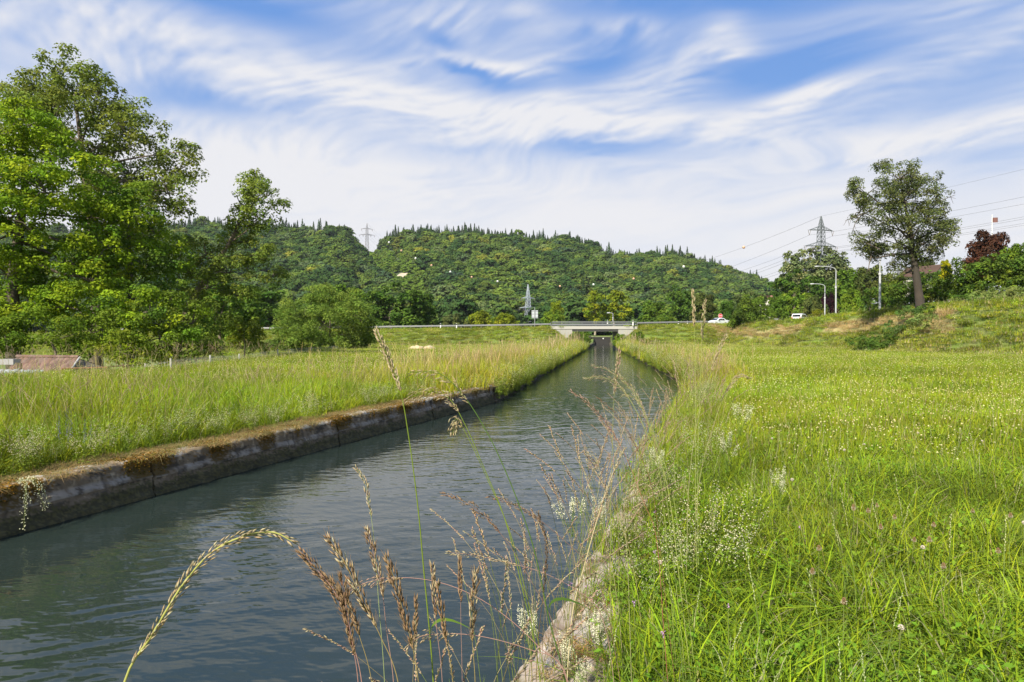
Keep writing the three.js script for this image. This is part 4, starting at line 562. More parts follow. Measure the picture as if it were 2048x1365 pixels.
for (let k = 1; k < 7; k++) wire(tM[k], tH[k], 17, .055, `${spot[k]} conductor wire climbing from the slim pylon to the skyline pylon`, 'conductors climbing the hill');
const ballG = new THREE.SphereGeometry(.55, 14, 10), ballBand = new THREE.CylinderGeometry(.558, .558, .16, 14), whiteBall = plain(.78, .78, .74, .4), orangeBall = plain(.72, .38, .2, .45);
function ball(p, s, orange, label) { const t = thing('marker_ball', label, 'marker ball', p.toArray(), 'marker balls on the earth wire'); t.scale.setScalar(s); part('shell', ballG, orange ? orangeBall : whiteBall, t); part('clamp_band', ballBand, steel, t); }
const atPx = (f, px) => { let b = 0, e = 1e9; for (let k = 0; k <= 600; k++) { const p = f(k / 600), x = CX - p.x / p.z * F; if (Math.abs(x - px) < e) { e = Math.abs(x - px); b = k / 600; } } return f(b); };
[['first marker ball right of the slim pylon, small and buff', 1120, 1], ['white marker ball above the pale riverside trees', 1187, 0], ['orange marker ball right of the pale riverside trees', 1267, 1], ['white marker ball high on the forest, above the road junction', 1367, 0], ['marker ball in the sky beyond the right end of the hill', 1488, 1]].forEach(([l, px, o], k) => ball(atPx(ew, px), 1.05, o, l));
[['white marker ball nearest to the slim pylon on its left', 995, 0], ['orange marker ball, second left of the slim pylon', 943, 1], ['white marker ball, third left of the slim pylon', 901, 0], ['buff marker ball, fourth left of the slim pylon', 863, 1], ['white marker ball in the middle of the forest cutting', 831, 0], ['buff marker ball above the gravel clearing', 803, 1], ['white marker ball highest on the hill, near the skyline pylon', 778, 0]].forEach(([l, px, o], k) => ball(atPx(ew2, px), 1.3 + k * .12, o, l));

// ---------------------------------------------------------------- cars and signs by the junction
function car(label, pos, yaw, paint, hatch) { // nose towards +x
  const t = thing('parked_car', label, 'car', pos); t.rotation.y = yaw;
  const sh = new THREE.Shape(); sh.moveTo(-2.1, .32); sh.lineTo(-2.14, .7); sh.lineTo(-2.08, .95);
  if (hatch) { sh.lineTo(-1.75, 1.42); sh.quadraticCurveTo(-1.6, 1.5, -1.2, 1.52); } else { sh.lineTo(-1.5, 1.0); sh.lineTo(-.95, 1.36); sh.quadraticCurveTo(-.7, 1.44, -.3, 1.45); }
  sh.quadraticCurveTo(.2, 1.5, .45, 1.38); sh.lineTo(1.1, .98); sh.quadraticCurveTo(1.9, .9, 2.1, .68); sh.lineTo(2.14, .35); sh.lineTo(-2.1, .32);
  const g = new THREE.ExtrudeGeometry(sh, { depth: 1.5, bevelEnabled: true, bevelSize: .09, bevelThickness: .09, bevelSegments: 3 }); g.translate(0, 0, -.75); part('body', g, new THREE.MeshPhysicalMaterial({ color: paint, roughness: .35, clearcoat: 1 }), t);
  const glass = new THREE.MeshPhysicalMaterial({ color: 0x11161a, roughness: .08 });
  const side = (pts, z) => { const s = new THREE.Shape(); pts.forEach(([x, y], k) => k ? s.lineTo(x, y) : s.moveTo(x, y)); const w = new THREE.ExtrudeGeometry(s, { depth: .012, bevelEnabled: false }); w.translate(0, 0, z); part('side_window', w, glass, t); };
  for (const z of [.842, -.854]) { if (hatch) { side([[-1.62, 1.0], [-1.5, 1.36], [-.95, 1.4], [-.9, 1.0]], z); side([[-.8, 1.0], [-.85, 1.4], [.05, 1.4], [.05, 1.0]], z); } else { side([[-1.15, 1.0], [-.8, 1.32], [-.35, 1.36], [-.35, 1.0]], z); } side([[.13, 1.0], [.13, 1.38], [.4, 1.32], [.85, 1.0]], z); if (!hatch) side([[-.27, 1.0], [-.27, 1.36], [.05, 1.36], [.05, 1.0]], z); }
  const pane = (x0, y0, x1, y1, name) => { const L = Math.hypot(x1 - x0, y1 - y0), w = boxG(L, .02, 1.36); w.rotateZ(Math.atan2(y1 - y0, x1 - x0)); w.translate((x0 + x1) / 2, (y0 + y1) / 2, 0); part(name, w, glass, t); };
  pane(.58, 1.425, 1.16, 1.07, 'windscreen'); hatch ? pane(-2.165, 1.03, -1.895, 1.4, 'rear_window') : pane(-1.56, 1.09, -1.05, 1.42, 'rear_window');
  for (const [x, z] of [[1.35, .78], [1.35, -.78], [-1.35, .78], [-1.35, -.78]]) { const wh = new THREE.Group(); wh.name = 'wheel'; wh.position.set(x, .32, z); t.add(wh); const ty = new THREE.TorusGeometry(.24, .085, 8, 18); part('tyre', ty, blackP, wh); part('rim', cyl(.19, .19, .08, 14).rotateX(Math.PI / 2), steel, wh); }
  for (const z of [-.68, .68]) { part('headlight', boxG(.14, .14, .34, 2.13, .68, z), plain(.7, .72, .74, .1), t); part('tail_light', boxG(.08, .3, .2, -2.21, .82, z), plain(.45, .02, .02, .3), t); part('door_mirror', boxG(.16, .12, .2, .62, 1.02, z * 1.42), blackP, t); }
  part('bumper', boxG(.14, .22, 1.66, 2.18, .42, 0), plain(.05, .05, .05, .6), t); part('number_plate', boxG(.02, .11, .5, -2.245, .62, 0), plain(.7, .7, .66, .5), t);
}
{ const a = P(1437, 649, 150); car('white sedan waiting at the junction beside the stop sign', [a.x, a.y - .15, a.z], 3.6, 0xd8dde0, false); const b = P(1601, 646, 122); car('white hatchback seen from behind above the grassy bank', [b.x, b.y, b.z], .85, 0xe6e6e6, true); }
{ const f = P(1441, 632, 152), y = 4.2, t = thing('stop_sign', 'red octagonal stop sign behind the white sedan', 'sign', [f.x, y, -152]); const h = f.y - y, oct = (r, d) => { const g = new THREE.CylinderGeometry(r, r, d, 8); g.rotateY(Math.PI / 8); g.rotateX(Math.PI / 2); return g; };
  part('post', cyl(.04, .04, h + .3, 8).translate(0, h / 2, -.06), zinc, t); part('border', oct(.5, .02).translate(0, h, 0), plain(.7, .68, .66, .5), t); part('face', oct(.46, .02).translate(0, h, .012), plain(.5, .02, .025, .5), t);
  const font = await new FontLoader().loadAsync('fonts/droid/droid_sans_bold.typeface.json'); const tx = new TextGeometry('STOP', { font, size: .2, depth: .01, curveSegments: 3 }); tx.computeBoundingBox(); const bb = tx.boundingBox; tx.translate(-(bb.min.x + bb.max.x) / 2, h - (bb.max.y + bb.min.y) / 2, .024); part('lettering', tx, plain(.75, .75, .73, .5), t); }
{ const f = P(1552, 654, 132), t = thing('utility_box', 'grey roadside box standing left of the white hatchback', 'box', [f.x, f.y - .4, -132]); part('cabinet', boxG(.75, 1.9, .5, 0, .95, 0), plain(.2, .23, .25, .6), t); part('lid', boxG(.83, .08, .58, 0, 1.94, 0), plain(.3, .32, .34, .6), t); part('door', boxG(.62, 1.4, .02, 0, .95, .262), plain(.23, .26, .28, .55), t); }
// sluice across the canal beyond the bridge
{ const d = 196, l = XL(d), r = XR(d), t = thing('sluice', 'dark sluice wall closing the canal under the bridge', 'sluice', [(l + r) / 2, 0, -d]), w = r - l + 3.4; part('gate_wall', boxG(w, 3, .5, 0, .05, 0), plain(.028, .026, .024, .9), t); part('coping', boxG(w + .3, .18, .9, 0, 1.65, 0), plain(.16, .15, .12, .9), t); for (const x of [-w / 2 + .3, w / 2 - .3]) part('pier', boxG(.5, 3.4, .9, x, .2, .2), plain(.05, .045, .04, .9), t); part('lifebuoy_box', boxG(.35, .35, .2, .2, 1.2, .36), plain(.65, .65, .62, .6), t); }

// ---------------------------------------------------------------- sand heaps, houses, flag
let sn = 0; for (const [px, py, w] of [[833, 702, 20], [858, 700, 14]]) { const d = 88, g = new THREE.SphereGeometry(1, 24, 12, 0, 6.2832, 0, 1.5708), p = g.attributes.position; for (let k = 0; k < p.count; k++) { const n = 1 + .2 * noise3(p.getX(k) * 1.7 + px, p.getY(k) * 2, p.getZ(k) * 1.7); p.setXYZ(k, p.getX(k) * n, Math.pow(Math.max(0, p.getY(k)), 1.4) * n, p.getZ(k) * n); } g.scale(px2m(w, d), .65, 1.2); g.computeVertexNormals(); const m = single('sand_heap', g, plain(.44, .36, .22, 1), sn++ ? 'smaller pale sand heap, right one, in the left field' : 'larger pale sand heap, left one, in the left field', 'sand heap', 'sand heaps in the left field'); const x = onRay(px, d); m.position.set(x, land(x, d) - .1, -d); }
function house(label, px, ridge, eave, w, D, turn, roofC) {
  const q = P(px, eave, D), H = px2m(ridge - eave, D) * -1, W = px2m(w, D), t = thing('house', label, 'house', [q.x, q.y, -D]); t.rotation.y = turn; const L = W * 1.1, B = 4.5;
  const sh = new THREE.Shape(); sh.moveTo(-L / 2, -B); sh.lineTo(L / 2, -B); sh.lineTo(L / 2, 0); sh.lineTo(0, H); sh.lineTo(-L / 2, 0); part('wall', new THREE.ExtrudeGeometry(sh, { depth: L * 1.2, bevelEnabled: false }).translate(0, 0, -L * .6), plain(.62, .58, .52, .9), t);
  const S = Math.hypot(L / 2 + .5, H * (1 + 1 / L)); for (const e of [-1, 1]) { const gb = new GB(), r = rand(5 + e), n = 9; for (let k = 0; k < n; k++) { const a = k / n, b = (k + 1) / n, f = (s, l) => [e * (L / 2 + .55) * s, H * (1 - s) * 1 + .1 + l - (.1 * s), 0], A = f(a, .05), Bq = f(b, .1); gb.box(Math.min(A[0], Bq[0]) - .02, Math.max(A[0], Bq[0]) + .02, Math.min(A[1], Bq[1]) - .02, Math.max(A[1], Bq[1]), -L * .66, L * .66, vary(roofC, r, .12)); } part('roof', gb.build(), painted(.9), t); }
  for (const x of [-L * .22, L * .22]) { const wd = part('window', boxG(1, 1.2, .08, x, -1.6, L * .6 + .04), plain(.75, .74, .7, .6), t); part('pane', boxG(.8, 1, .02, x, -1.6, L * .6 + .095), plain(.05, .06, .07, .1), wd); }
  part('chimney', boxG(.6, 1.3, .6, L * .2, H * .75, -L * .2), plain(.3, .16, .12, .9), t);
}
house('brown-roofed house behind the hedge at the pear tree', 1850, 534, 556, 50, 135, .5, [.1, .062, .048]);
house('rusty-roofed house half hidden behind the orchard tree', 1532, 592, 607, 40, 200, -.6, [.2, .1, .06]);
{ const f = P(1984, 500, 112), t = thing('flagpole', 'white flagpole with a small flag above the russet shrub', 'flagpole', f.toArray()), h = px2m(500 - 432, 112); part('pole', cyl(.045, .075, h + 4, 8).translate(0, h / 2 - 2, 0), whiteP, t); const g = new THREE.PlaneGeometry(.85, .8, 8, 4), p = g.attributes.position; for (let k = 0; k < p.count; k++) p.setZ(k, .07 * Math.sin(p.getX(k) * 7)); g.computeVertexNormals(); g.translate(.5, h - .7, 0); const fl = part('flag', g, plain(.16, .075, .065, .9), t); part('finial', new THREE.SphereGeometry(.1, 8, 6).translate(0, h + .05, 0), whiteP, t); }

// ---------------------------------------------------------------- shed, frame and fence at the left
{
  const D = 35, t = thing('garden_shed', 'low shed with a red-brown tiled gable roof below the field edge', 'shed', [0, 0, 0]), r = rand(61);
  const A = P(34, 715, D), B = P(157, 716, D - .6), eA = P(8, 757, D - 1.9), eB = P(128, 757, D - 2.5); const lat = B.clone().sub(A).normalize(), down = eA.clone().sub(A), back = V(down.x * .4 + 1.3, down.y, -Math.abs(down.z)); const L = A.distanceTo(B), n = 15, m = 6, S = down.length();
  const dn = down.clone().normalize(), nm = lat.clone().cross(dn).normalize(); if (nm.y < 0) nm.negate();
  const tileG = () => { const gb = new GB(), w = L / n, h = S / m * 1.14, K = 5; for (let k = 0; k <= K; k++) { const u = k / K, b = .028 * Math.sin(u * 3.1416) * (u < .75 ? 1 : .6); gb.v(u * w, b, 0, [1, 1, 1]); gb.v(u * w, b - .0, h, [1, 1, 1]); gb.v(u * w, b - .022, h, [1, 1, 1]); } for (let k = 0; k < K; k++) { const a = k * 3; gb.quad(a, a + 1, a + 4, a + 3); gb.quad(a + 1, a + 2, a + 5, a + 4); } return gb.build(); };
  const tg = tileG(), mats = [[.15, .085, .062], [.12, .07, .053], [.18, .11, .085], [.105, .066, .052], [.16, .105, .085]].map((c) => plain(...c, .92)), basis = new THREE.Matrix4();
  for (let j = 0; j < m; j++) for (let i = 0; i < n; i++) { const o = A.clone().addScaledVector(lat, i * L / n).addScaledVector(dn, j * S / m).addScaledVector(nm, .03 + .02 * (m - j) * 0 + .012 * r()); const k = part('roof_tile', tg, pick(mats, r), t); basis.makeBasis(lat, nm, dn); k.quaternion.setFromRotationMatrix(basis); k.position.copy(o); k.rotateX(.035 + (r() - .5) * .02); }
  const rg = new THREE.CylinderGeometry(.1, .12, L / 9 * 1.08, 10, 1, true, -1.6, 3.2); for (let i = 0; i < 9; i++) { const k = part('ridge_tile', rg, pick(mats, r), t); k.quaternion.setFromUnitVectors(V(0, 1, 0), lat); k.rotateY(0); k.position.copy(A).addScaledVector(lat, (i + .5) * L / 9).add(V(0, .02, 0)); k.updateMatrix(); k.quaternion.setFromRotationMatrix(new THREE.Matrix4().makeBasis(lat.clone().cross(V(0, 1, 0)).normalize(), lat, V(0, 1, 0))); }
  const rf = new GB(); const bk = (p) => p.clone().add(back); { const q = [A, B, eB, eA].map((p) => rf.v(p.x, p.y - .03, p.z, [.2, .12, .08])); rf.quad(...q); const w = [A, B, bk(B), bk(A)].map((p) => rf.v(p.x, p.y - .03, p.z, [.18, .11, .08])); rf.quad(...w); } part('roof_deck', rf.build(), painted(.9), t);
  const wl = new GB(), low = -1.75, wc = [.12, .1, .08]; for (const [p, q] of [[eA, eB], [eB, bk(B)], [bk(B), bk(A)], [bk(A), eA]]) { wl.quad(wl.v(p.x, p.y - .06, p.z, wc), wl.v(q.x, q.y - .06, q.z, wc), wl.v(q.x, low, q.z, wc), wl.v(p.x, low, p.z, wc)); } wl.tri(wl.v(eB.x, eB.y - .06, eB.z, wc), wl.v(B.x, B.y - .06, B.z, wc), wl.v(bk(B).x, bk(B).y - .06, bk(B).z, wc)); part('wall', wl.build(), painted(.95), t);
  const vb = new GB(); vb.bar(B.clone().add(V(.06, .04, .02)), eB.clone().add(V(.06, .02, .04)), .05, [.36, .36, .35]); part('verge_board', vb.build(), painted(.7), t);
  // pale corrugated lean-to in front
  const lt = thing('lean_to', 'pale corrugated lean-to roof with a metal box at the far left', 'lean-to', [0, 0, 0]); const a = P(-40, 738, D - 3), b = P(88, 741, D - 3), c = P(66, 757, D - 4.6), e = P(-40, 766, D - 4.6); const gb = new GB(), N = 60; for (let k = 0; k <= N; k++) { const u = k / N, p = a.clone().lerp(b, u), q = e.clone().lerp(c, u), h = .02 * Math.sin(u * N * 1.0); gb.v(p.x, p.y + h, p.z, [.3, .32, .33]); gb.v(q.x, q.y + h, q.z, [.3, .32, .33]); } for (let k = 0; k < N; k++) gb.quad(k * 2, k * 2 + 1, k * 2 + 3, k * 2 + 2); part('corrugated_sheet', gb.build(), painted(.6), lt);
  for (const [u, v] of [[.25, .3], [.6, .6], [.92, .9]]) { const s = new GB(), p = a.clone().lerp(b, u), q = e.clone().lerp(c, u - .2 < 0 ? 0 : u - .1); s.bar(p.add(V(0, .05, 0)), q.add(V(0, .05, 0)), .035, [.3, .33, .3]); part('batten', s.build(), painted(.9), lt); }
  const bx = P(18, 724, D - 2.6); part('metal_box', boxG(.72, .26, .5, bx.x, bx.y, bx.z), plain(.3, .29, .28, .6), lt); for (const q of [34, 40]) { const s = new GB(), p = P(q, 726, D - 2.9); s.bar(p, V(p.x, -1.8, p.z), .05, [.14, .1, .07]); part('post', s.build(), painted(.95), lt); }
  const fr = thing('rusty_frame', 'rusty pipe frame standing right of the shed', 'frame', [0, 0, 0]), rust = [.2, .09, .05]; const p1 = P(124, 738, D - 3.5), p2 = P(213, 735, D - 3.2), p3 = P(248, 731, D - 1.5); const f = new GB(); f.bar(p1, p2, .035, rust, 6); f.bar(p2, p3, .03, rust, 6); part('top_rail', f.build(), painted(.9), fr); for (const p of [p1, P(176, 736, D - 3.3), p2, p3]) { const g = new GB(); g.bar(p, V(p.x, -1.8, p.z), .03, rust, 6); part('post', g.build(), painted(.9), fr); } const br = new GB(); br.bar(P(185, 751, D - 3.3), P(210, 737, D - 3.15), .03, [.35, .09, .05], 6); part('brace', br.build(), painted(.9), fr);
}
{
  const t = thing('wire_fence', 'grey-posted wire fence along the left edge of the field', 'fence', [0, 0, 0]), pts = [[290, 34], [341, 33], [420, 40], [478, 46], [555, 58], [622, 74], [700, 92]].map(([px, d], k) => { const x = onRay(px, d), y = land(x, d); return V(x, y, -d); }), pc = [.42, .41, .39], H = .62;
  for (const p of pts) { const g = new GB(); g.bar(p.clone().add(V(0, -.3, 0)), p.clone().add(V(0, H, 0)), .05, pc, 8); part('post', g.build(), painted(.9), t); }
  for (let k = 0; k < pts.length - 1; k++) { const g = new GB(); for (let h = .15; h < H; h += .16) g.bar(pts[k].clone().add(V(0, h, .06)), pts[k + 1].clone().add(V(0, h, .06)), .006, [.3, .3, .3], 3); const n = Math.floor(pts[k].distanceTo(pts[k + 1]) / .22); for (let q = 1; q < n; q++) { const p = pts[k].clone().lerp(pts[k + 1], q / n); g.bar(p.clone().add(V(0, .1, .06)), p.clone().add(V(0, H - .05, .06)), .004, [.3, .3, .3], 3); } part('wire_mesh', g.build(), painted(.7), t); }
}

// ---------------------------------------------------------------- flowering grasses and plants in the foreground
const straw = [[.42, .34, .19], [.36, .28, .16], [.46, .39, .24]], brown = [[.24, .16, .085], [.3, .2, .11], [.19, .12, .065]], rosy = [[.4, .27, .2], [.36, .24, .17]];
const stemMat = leafMat(.12), headMat = leafMat(.25);
let sid = 900;
// path runs from the foot of the visible stem to its tip; head = share of the path that carries spikelets
function stalk(label, d, path, o = {}) {
  const r = rand(sid++), dT = o.dTip ?? d, pts = path.map(([x, y], k) => { const D = mix(d, dT, k / (path.length - 1)); return P(x, y, D); });
  const b = pts[0], dir = b.clone().sub(pts[1]); let rx = b.x + dir.x / Math.max(.2, -dir.y) * Math.max(0, b.y) * .35, rd = d - .05; const g0 = o.left ? Math.min(rx, XL(d) - .35) : Math.max(rx, XR(rd) + .06 + .1 * r()); const root = V(g0, land(g0, rd) - .02, -rd);
  if (b.y > .25) pts.unshift(V(mix(root.x, b.x, .45), mix(root.y, b.y, .5), mix(root.z, b.z, .5))); pts.unshift(root);
  const t = thing('grass_stalk', label, 'grass stalk', root.toArray(), o.group ?? 'tall flowering grass stalks over the water'), rel = pts.map((p) => p.clone().sub(root)), cv = new THREE.CatmullRomCurve3(rel, false, 'centripetal'), N = 40, line = cv.getPoints(N), w = o.w ?? .0016, gb = new GB(), sc = o.stem ?? [.16, .22, .03];
  gb.tube(line, line.map((_, k) => w * (1 - .6 * k / N)), 5, vary(sc, r, .1)); part('stem', gb.build(), stemMat, t);
  const head = o.head ?? .2, n = Math.round((o.n ?? 60) * 1.4), L = o.len ?? .013, hb = new GB(), cols = o.cols ?? straw, total = cv.getLength();
  for (let k = 0; k < n; k++) { const s = 1 - head * (1 - (k + r() * .7) / n), p = cv.getPointAt(clamp(s)), tg = cv.getTangentAt(clamp(s)), side = V(r() - .5, r() - .5, r() - .5).cross(tg).normalize(), sp = o.spread ?? .35, out = (o.out ?? .006) * (.3 + r()) * Math.sin(Math.PI * clamp(.12 + .88 * (1 - s) / head)); const q = p.clone().addScaledVector(side, out); if (out > .01) hb.tube([p.clone().addScaledVector(tg, -out), q], .0005, 3, cols[0], false); hb.spikelet(q, tg.clone().addScaledVector(side, sp).add(V(0, -(o.sag ?? 0), 0)).normalize(), L * 1.15 * (.7 + .6 * r()), L * .12, vary(pick(cols, r), r, .2)); if (o.awn && r() < .5) hb.tube([q, q.clone().addScaledVector(tg, L * 1.6).addScaledVector(side, L * .9)], .0003, 3, cols[0], false); }
  part('seed_head', hb.build(), headMat, t);
  for (const [s, len, az, c] of o.leavesAt ?? []) { const lb = new GB(), p = cv.getPointAt(s), tn = cv.getTangentAt(s); const Lp = []; for (let k = 0; k <= 8; k++) { const u = k / 8; Lp.push(p.clone().addScaledVector(tn, len * u * (1 - .55 * u)).add(V(Math.cos(az) * len * .75 * u * u, -len * .28 * u * u * u, Math.sin(az) * len * .3 * u))); } let pa, pb; for (let k = 0; k <= 8; k++) { const u = k / 8, ww = .0034 * Math.sin(Math.PI * (.12 + .88 * u)) + .0004, q = Lp[k], cc = c ?? [.1, .17, .025]; const a = lb.v(q.x, q.y - ww, q.z + ww, cc), e = lb.v(q.x, q.y + ww, q.z - ww * .5, cc); if (k) lb.quad(pa, pb, e, a); pa = a; pb = e; } part('leaf', lb.build(), grassMat, t); }
  return t;
}
const pinkStem = [.34, .2, .16], paleStem = [.34, .31, .15];
stalk('tallest green stalk before the water, its tan seed head at bush height', 1.9, [[866, 1365], [846, 1130], [836, 1020], [818, 880], [800, 780], [776, 715], [752, 663]], { w: .0026, n: 120, head: .105, cols: straw, len: .014, out: .007, leavesAt: [[.5, .16, 0]] });
stalk('long pale stalk arching over the lower left water with drooping head', .95, [[247, 1365], [300, 1275], [372, 1160], [428, 1102], [490, 1073], [545, 1066], [584, 1084]], { w: .0022, stem: [.33, .34, .1], n: 130, head: .2, len: .011, out: .005 });
stalk('green stalk whose tan head droops left above the wall end', 2.3, [[1075, 1320], [1045, 1180], [1010, 1040], [965, 930], [930, 850], [895, 795], [850, 783], [808, 803]], { w: .0022, n: 60, head: .13, out: .018, sag: .5, len: .015 });
stalk('second drooping head, just below the first one right of the tall stalk', 2.3, [[1085, 1330], [1055, 1200], [1018, 1060], [970, 950], [938, 880], [912, 838], [905, 868]], { w: .0018, n: 36, head: .06, out: .016, sag: .6, len: .015 });
stalk('dark green leafy stalk crossing diagonally in the middle of the water', 2.0, [[1130, 1365], [1098, 1240], [1078, 1142], [1058, 1066], [1008, 936], [972, 862], [930, 796], [880, 748], [820, 745]], { w: .0024, stem: [.08, .14, .03], n: 40, head: .12, out: .012, sag: .4, leavesAt: [[.5, .2, .2, [.06, .11, .02]]] });
stalk('thin pale stalk with a small straight head, left of the tallest stalk', 1.8, [[768, 1365], [756, 1200], [748, 1085], [736, 1000], [728, 962], [711, 938]], { w: .001, stem: [.3, .36, .14], n: 34, head: .1, out: .003 });
const browns = [
  [[[795, 1365], [760, 1275], [722, 1200], [690, 1130], [655, 1078]], 'leftmost leaning brown head of the lower cluster, long awns'],
  [[[722, 1365], [700, 1275], [668, 1185], [632, 1140], [600, 1105]], 'brown head leaning furthest left over the blue water'],
  [[[742, 1365], [718, 1275], [700, 1220], [672, 1180], [645, 1150]], 'brown head tucked under the leftmost leaning one'],
  [[[786, 1365], [772, 1260], [762, 1170], [748, 1115], [734, 1062]], 'upright brown head left of the green stem, highest of the cluster'],
  [[[836, 1365], [818, 1270], [800, 1205], [788, 1160], [772, 1118]], 'dark upright brown head right beside the tallest stem'],
  [[[715, 1365], [700, 1270], [692, 1220], [686, 1180], [682, 1152]], 'narrow dark head between the leaning brown ones'],
  [[[950, 1365], [944, 1270], [947, 1210], [950, 1175], [952, 1145]], 'bristly brown head in the middle of the lower cluster'],
  [[[924, 1365], [922, 1270], [921, 1210], [920, 1160], [919, 1122]], 'slim straight brown head right of the tallest stem'],
  [[[905, 1365], [890, 1270], [882, 1220], [878, 1190], [876, 1172]], 'short slim head just right of the tallest stem'],
  [[[884, 1365], [872, 1250], [868, 1190], [866, 1160], [864, 1132]], 'thin red-brown head behind the tallest stem'],
  [[[825, 1365], [828, 1300], [830, 1250], [831, 1220], [832, 1200]], 'short brown head low beside the tallest stem']
];
browns.forEach(([p, l], k) => stalk(l, 1.35 + (k % 4) * .14, p, { w: k > 6 ? .0009 : .0013, stem: k % 2 ? pinkStem : [.26, .2, .08], n: k > 6 ? 40 : 78, head: k > 6 ? .1 : .15, cols: k % 3 ? brown : brown.concat(straw), len: .015, out: k > 6 ? .003 : .007, awn: k < 7, spread: .28 }));
stalk('pinkish stalk arching left across the dark water, head drooping at its end', 1.7, [[1130, 1345], [1080, 1298], [1030, 1250], [960, 1200], [880, 1167], [800, 1157], [735, 1166], [692, 1188]], { w: .0014, stem: pinkStem, n: 40, head: .1, out: .01, sag: .4, cols: rosy.concat(straw) });
stalk('low pinkish stalk arching left near the bottom edge', 1.6, [[1120, 1330], [1060, 1302], [960, 1275], [880, 1270], [835, 1278], [812, 1300]], { w: .0013, stem: pinkStem, n: 30, head: .1, out: .012, sag: .5, cols: straw });
stalk('straw head pointing left from the bank above the pinkish arch', 2.1, [[1200, 1225], [1150, 1180], [1080, 1145], [1010, 1126], [950, 1112], [895, 1106]], { w: .0012, stem: pinkStem, n: 46, head: .16, cols: straw });
stalk('brown head on a purplish stem reaching left over mid water', 2.2, [[1110, 1260], [1060, 1160], [1010, 1080], [965, 1030], [925, 1003], [884, 989]], { w: .0013, stem: [.22, .13, .1], n: 60, head: .17, cols: brown, out: .008 });
stalk('second brown head over mid water, right of its fellow', 2.3, [[1190, 1150], [1120, 1075], [1070, 1035], [1020, 1008], [978, 994]], { w: .0012, stem: [.22, .13, .1], n: 46, head: .14, cols: brown, out: .007 });
stalk('dark narrow spike standing alone right of the diagonal stalk', 2.0, [[1076, 1290], [1088, 1180], [1094, 1110], [1088, 1065], [1076, 1028]], { w: .0012, stem: [.12, .08, .04], n: 60, head: .2, cols: [[.1, .065, .035], [.14, .09, .045]], len: .011, out: .003 });
stalk('straight straw-coloured stem slanting up beside the bedstraw', 2.4, [[1146, 1225], [1170, 1130], [1195, 1040], [1225, 950], [1249, 898]], { w: .0022, stem: [.5, .42, .24], n: 50, head: .16, cols: straw, out: .005 });
stalk('tan head curving back over the bank beside the lilac flowers', 2.7, [[1255, 1110], [1248, 1010], [1262, 980], [1285, 970], [1302, 974]], { w: .0013, stem: paleStem, n: 46, head: .18, cols: straw, sag: .3 });
stalk('small drooping tan head left of the straw-coloured stem', 2.5, [[1150, 1150], [1185, 1030], [1200, 960], [1190, 915], [1165, 903]], { w: .0012, stem: paleStem, n: 30, head: .12, cols: straw, out: .012, sag: .5 });
stalk('lone upright head in front of the far water, in line with the bridge', 3.2, [[1222, 1010], [1225, 900], [1228, 800], [1234, 740], [1239, 700]], { w: .0016, stem: [.24, .26, .08], n: 60, head: .13, cols: rosy.concat(straw), len: .018 });
stalk('reddish head leaning left over the mid canal, long red stem', 2.9, [[1310, 1060], [1290, 1010], [1250, 910], [1215, 850], [1182, 812], [1143, 783]], { w: .0016, stem: [.3, .12, .08], n: 70, head: .2, cols: rosy, out: .008 });
stalk('pale head bending left, uppermost of the bank-side pair', 3.1, [[1330, 950], [1300, 880], [1260, 800], [1235, 770], [1205, 755], [1168, 757]], { w: .0018, stem: [.3, .33, .1], n: 50, head: .14, cols: straw, out: .012, sag: .3 });
stalk('pale rosy head bending left, just above its bank-side twin', 3.2, [[1340, 960], [1310, 880], [1275, 800], [1248, 765], [1218, 742], [1185, 731]], { w: .0016, stem: [.3, .33, .1], n: 46, head: .13, cols: rosy.concat(straw), out: .008 });
stalk('tan head leaning left near the right bank, stem green', 3.3, [[1320, 950], [1300, 860], [1278, 800], [1262, 770], [1240, 752]], { w: .0017, stem: [.27, .33, .08], n: 50, head: .16, cols: straw, out: .006 });
stalk('short hooked pale head over the dark far water', 3.1, [[1318, 900], [1290, 830], [1272, 800], [1258, 790], [1242, 794]], { w: .0014, stem: [.3, .33, .1], n: 30, head: .12, cols: straw });
stalk('dull red stem without droop, behind the reddish head', 3.0, [[1300, 960], [1270, 890], [1240, 840], [1215, 812], [1195, 795]], { w: .0011, stem: [.22, .11, .07], n: 40, head: .2, cols: brown });
stalk('high straw head against the roadside trees, tallest on the right bank', 4.2, [[1392, 1020], [1392, 860], [1391, 740], [1389, 660], [1386, 584]], { w: .0022, stem: [.3, .33, .1], n: 60, head: .11, cols: straw, len: .024 });
stalk('second high straw head, right of the tallest one', 4.4, [[1396, 1010], [1398, 860], [1402, 740], [1405, 660], [1410, 603]], { w: .0022, stem: [.3, .33, .1], n: 55, head: .13, cols: straw, len: .024 });
stalk('tan head beside the high pair, leaning to the right', 4.3, [[1378, 980], [1392, 860], [1415, 770], [1436, 705], [1452, 672]], { w: .002, stem: paleStem, n: 50, head: .14, cols: straw, len: .022 });
stalk('bent tan head arching right over the meadow edge', 4.5, [[1400, 960], [1425, 860], [1455, 780], [1480, 752], [1500, 756]], { w: .002, stem: paleStem, n: 50, head: .14, cols: straw, len: .022, sag: .2 });
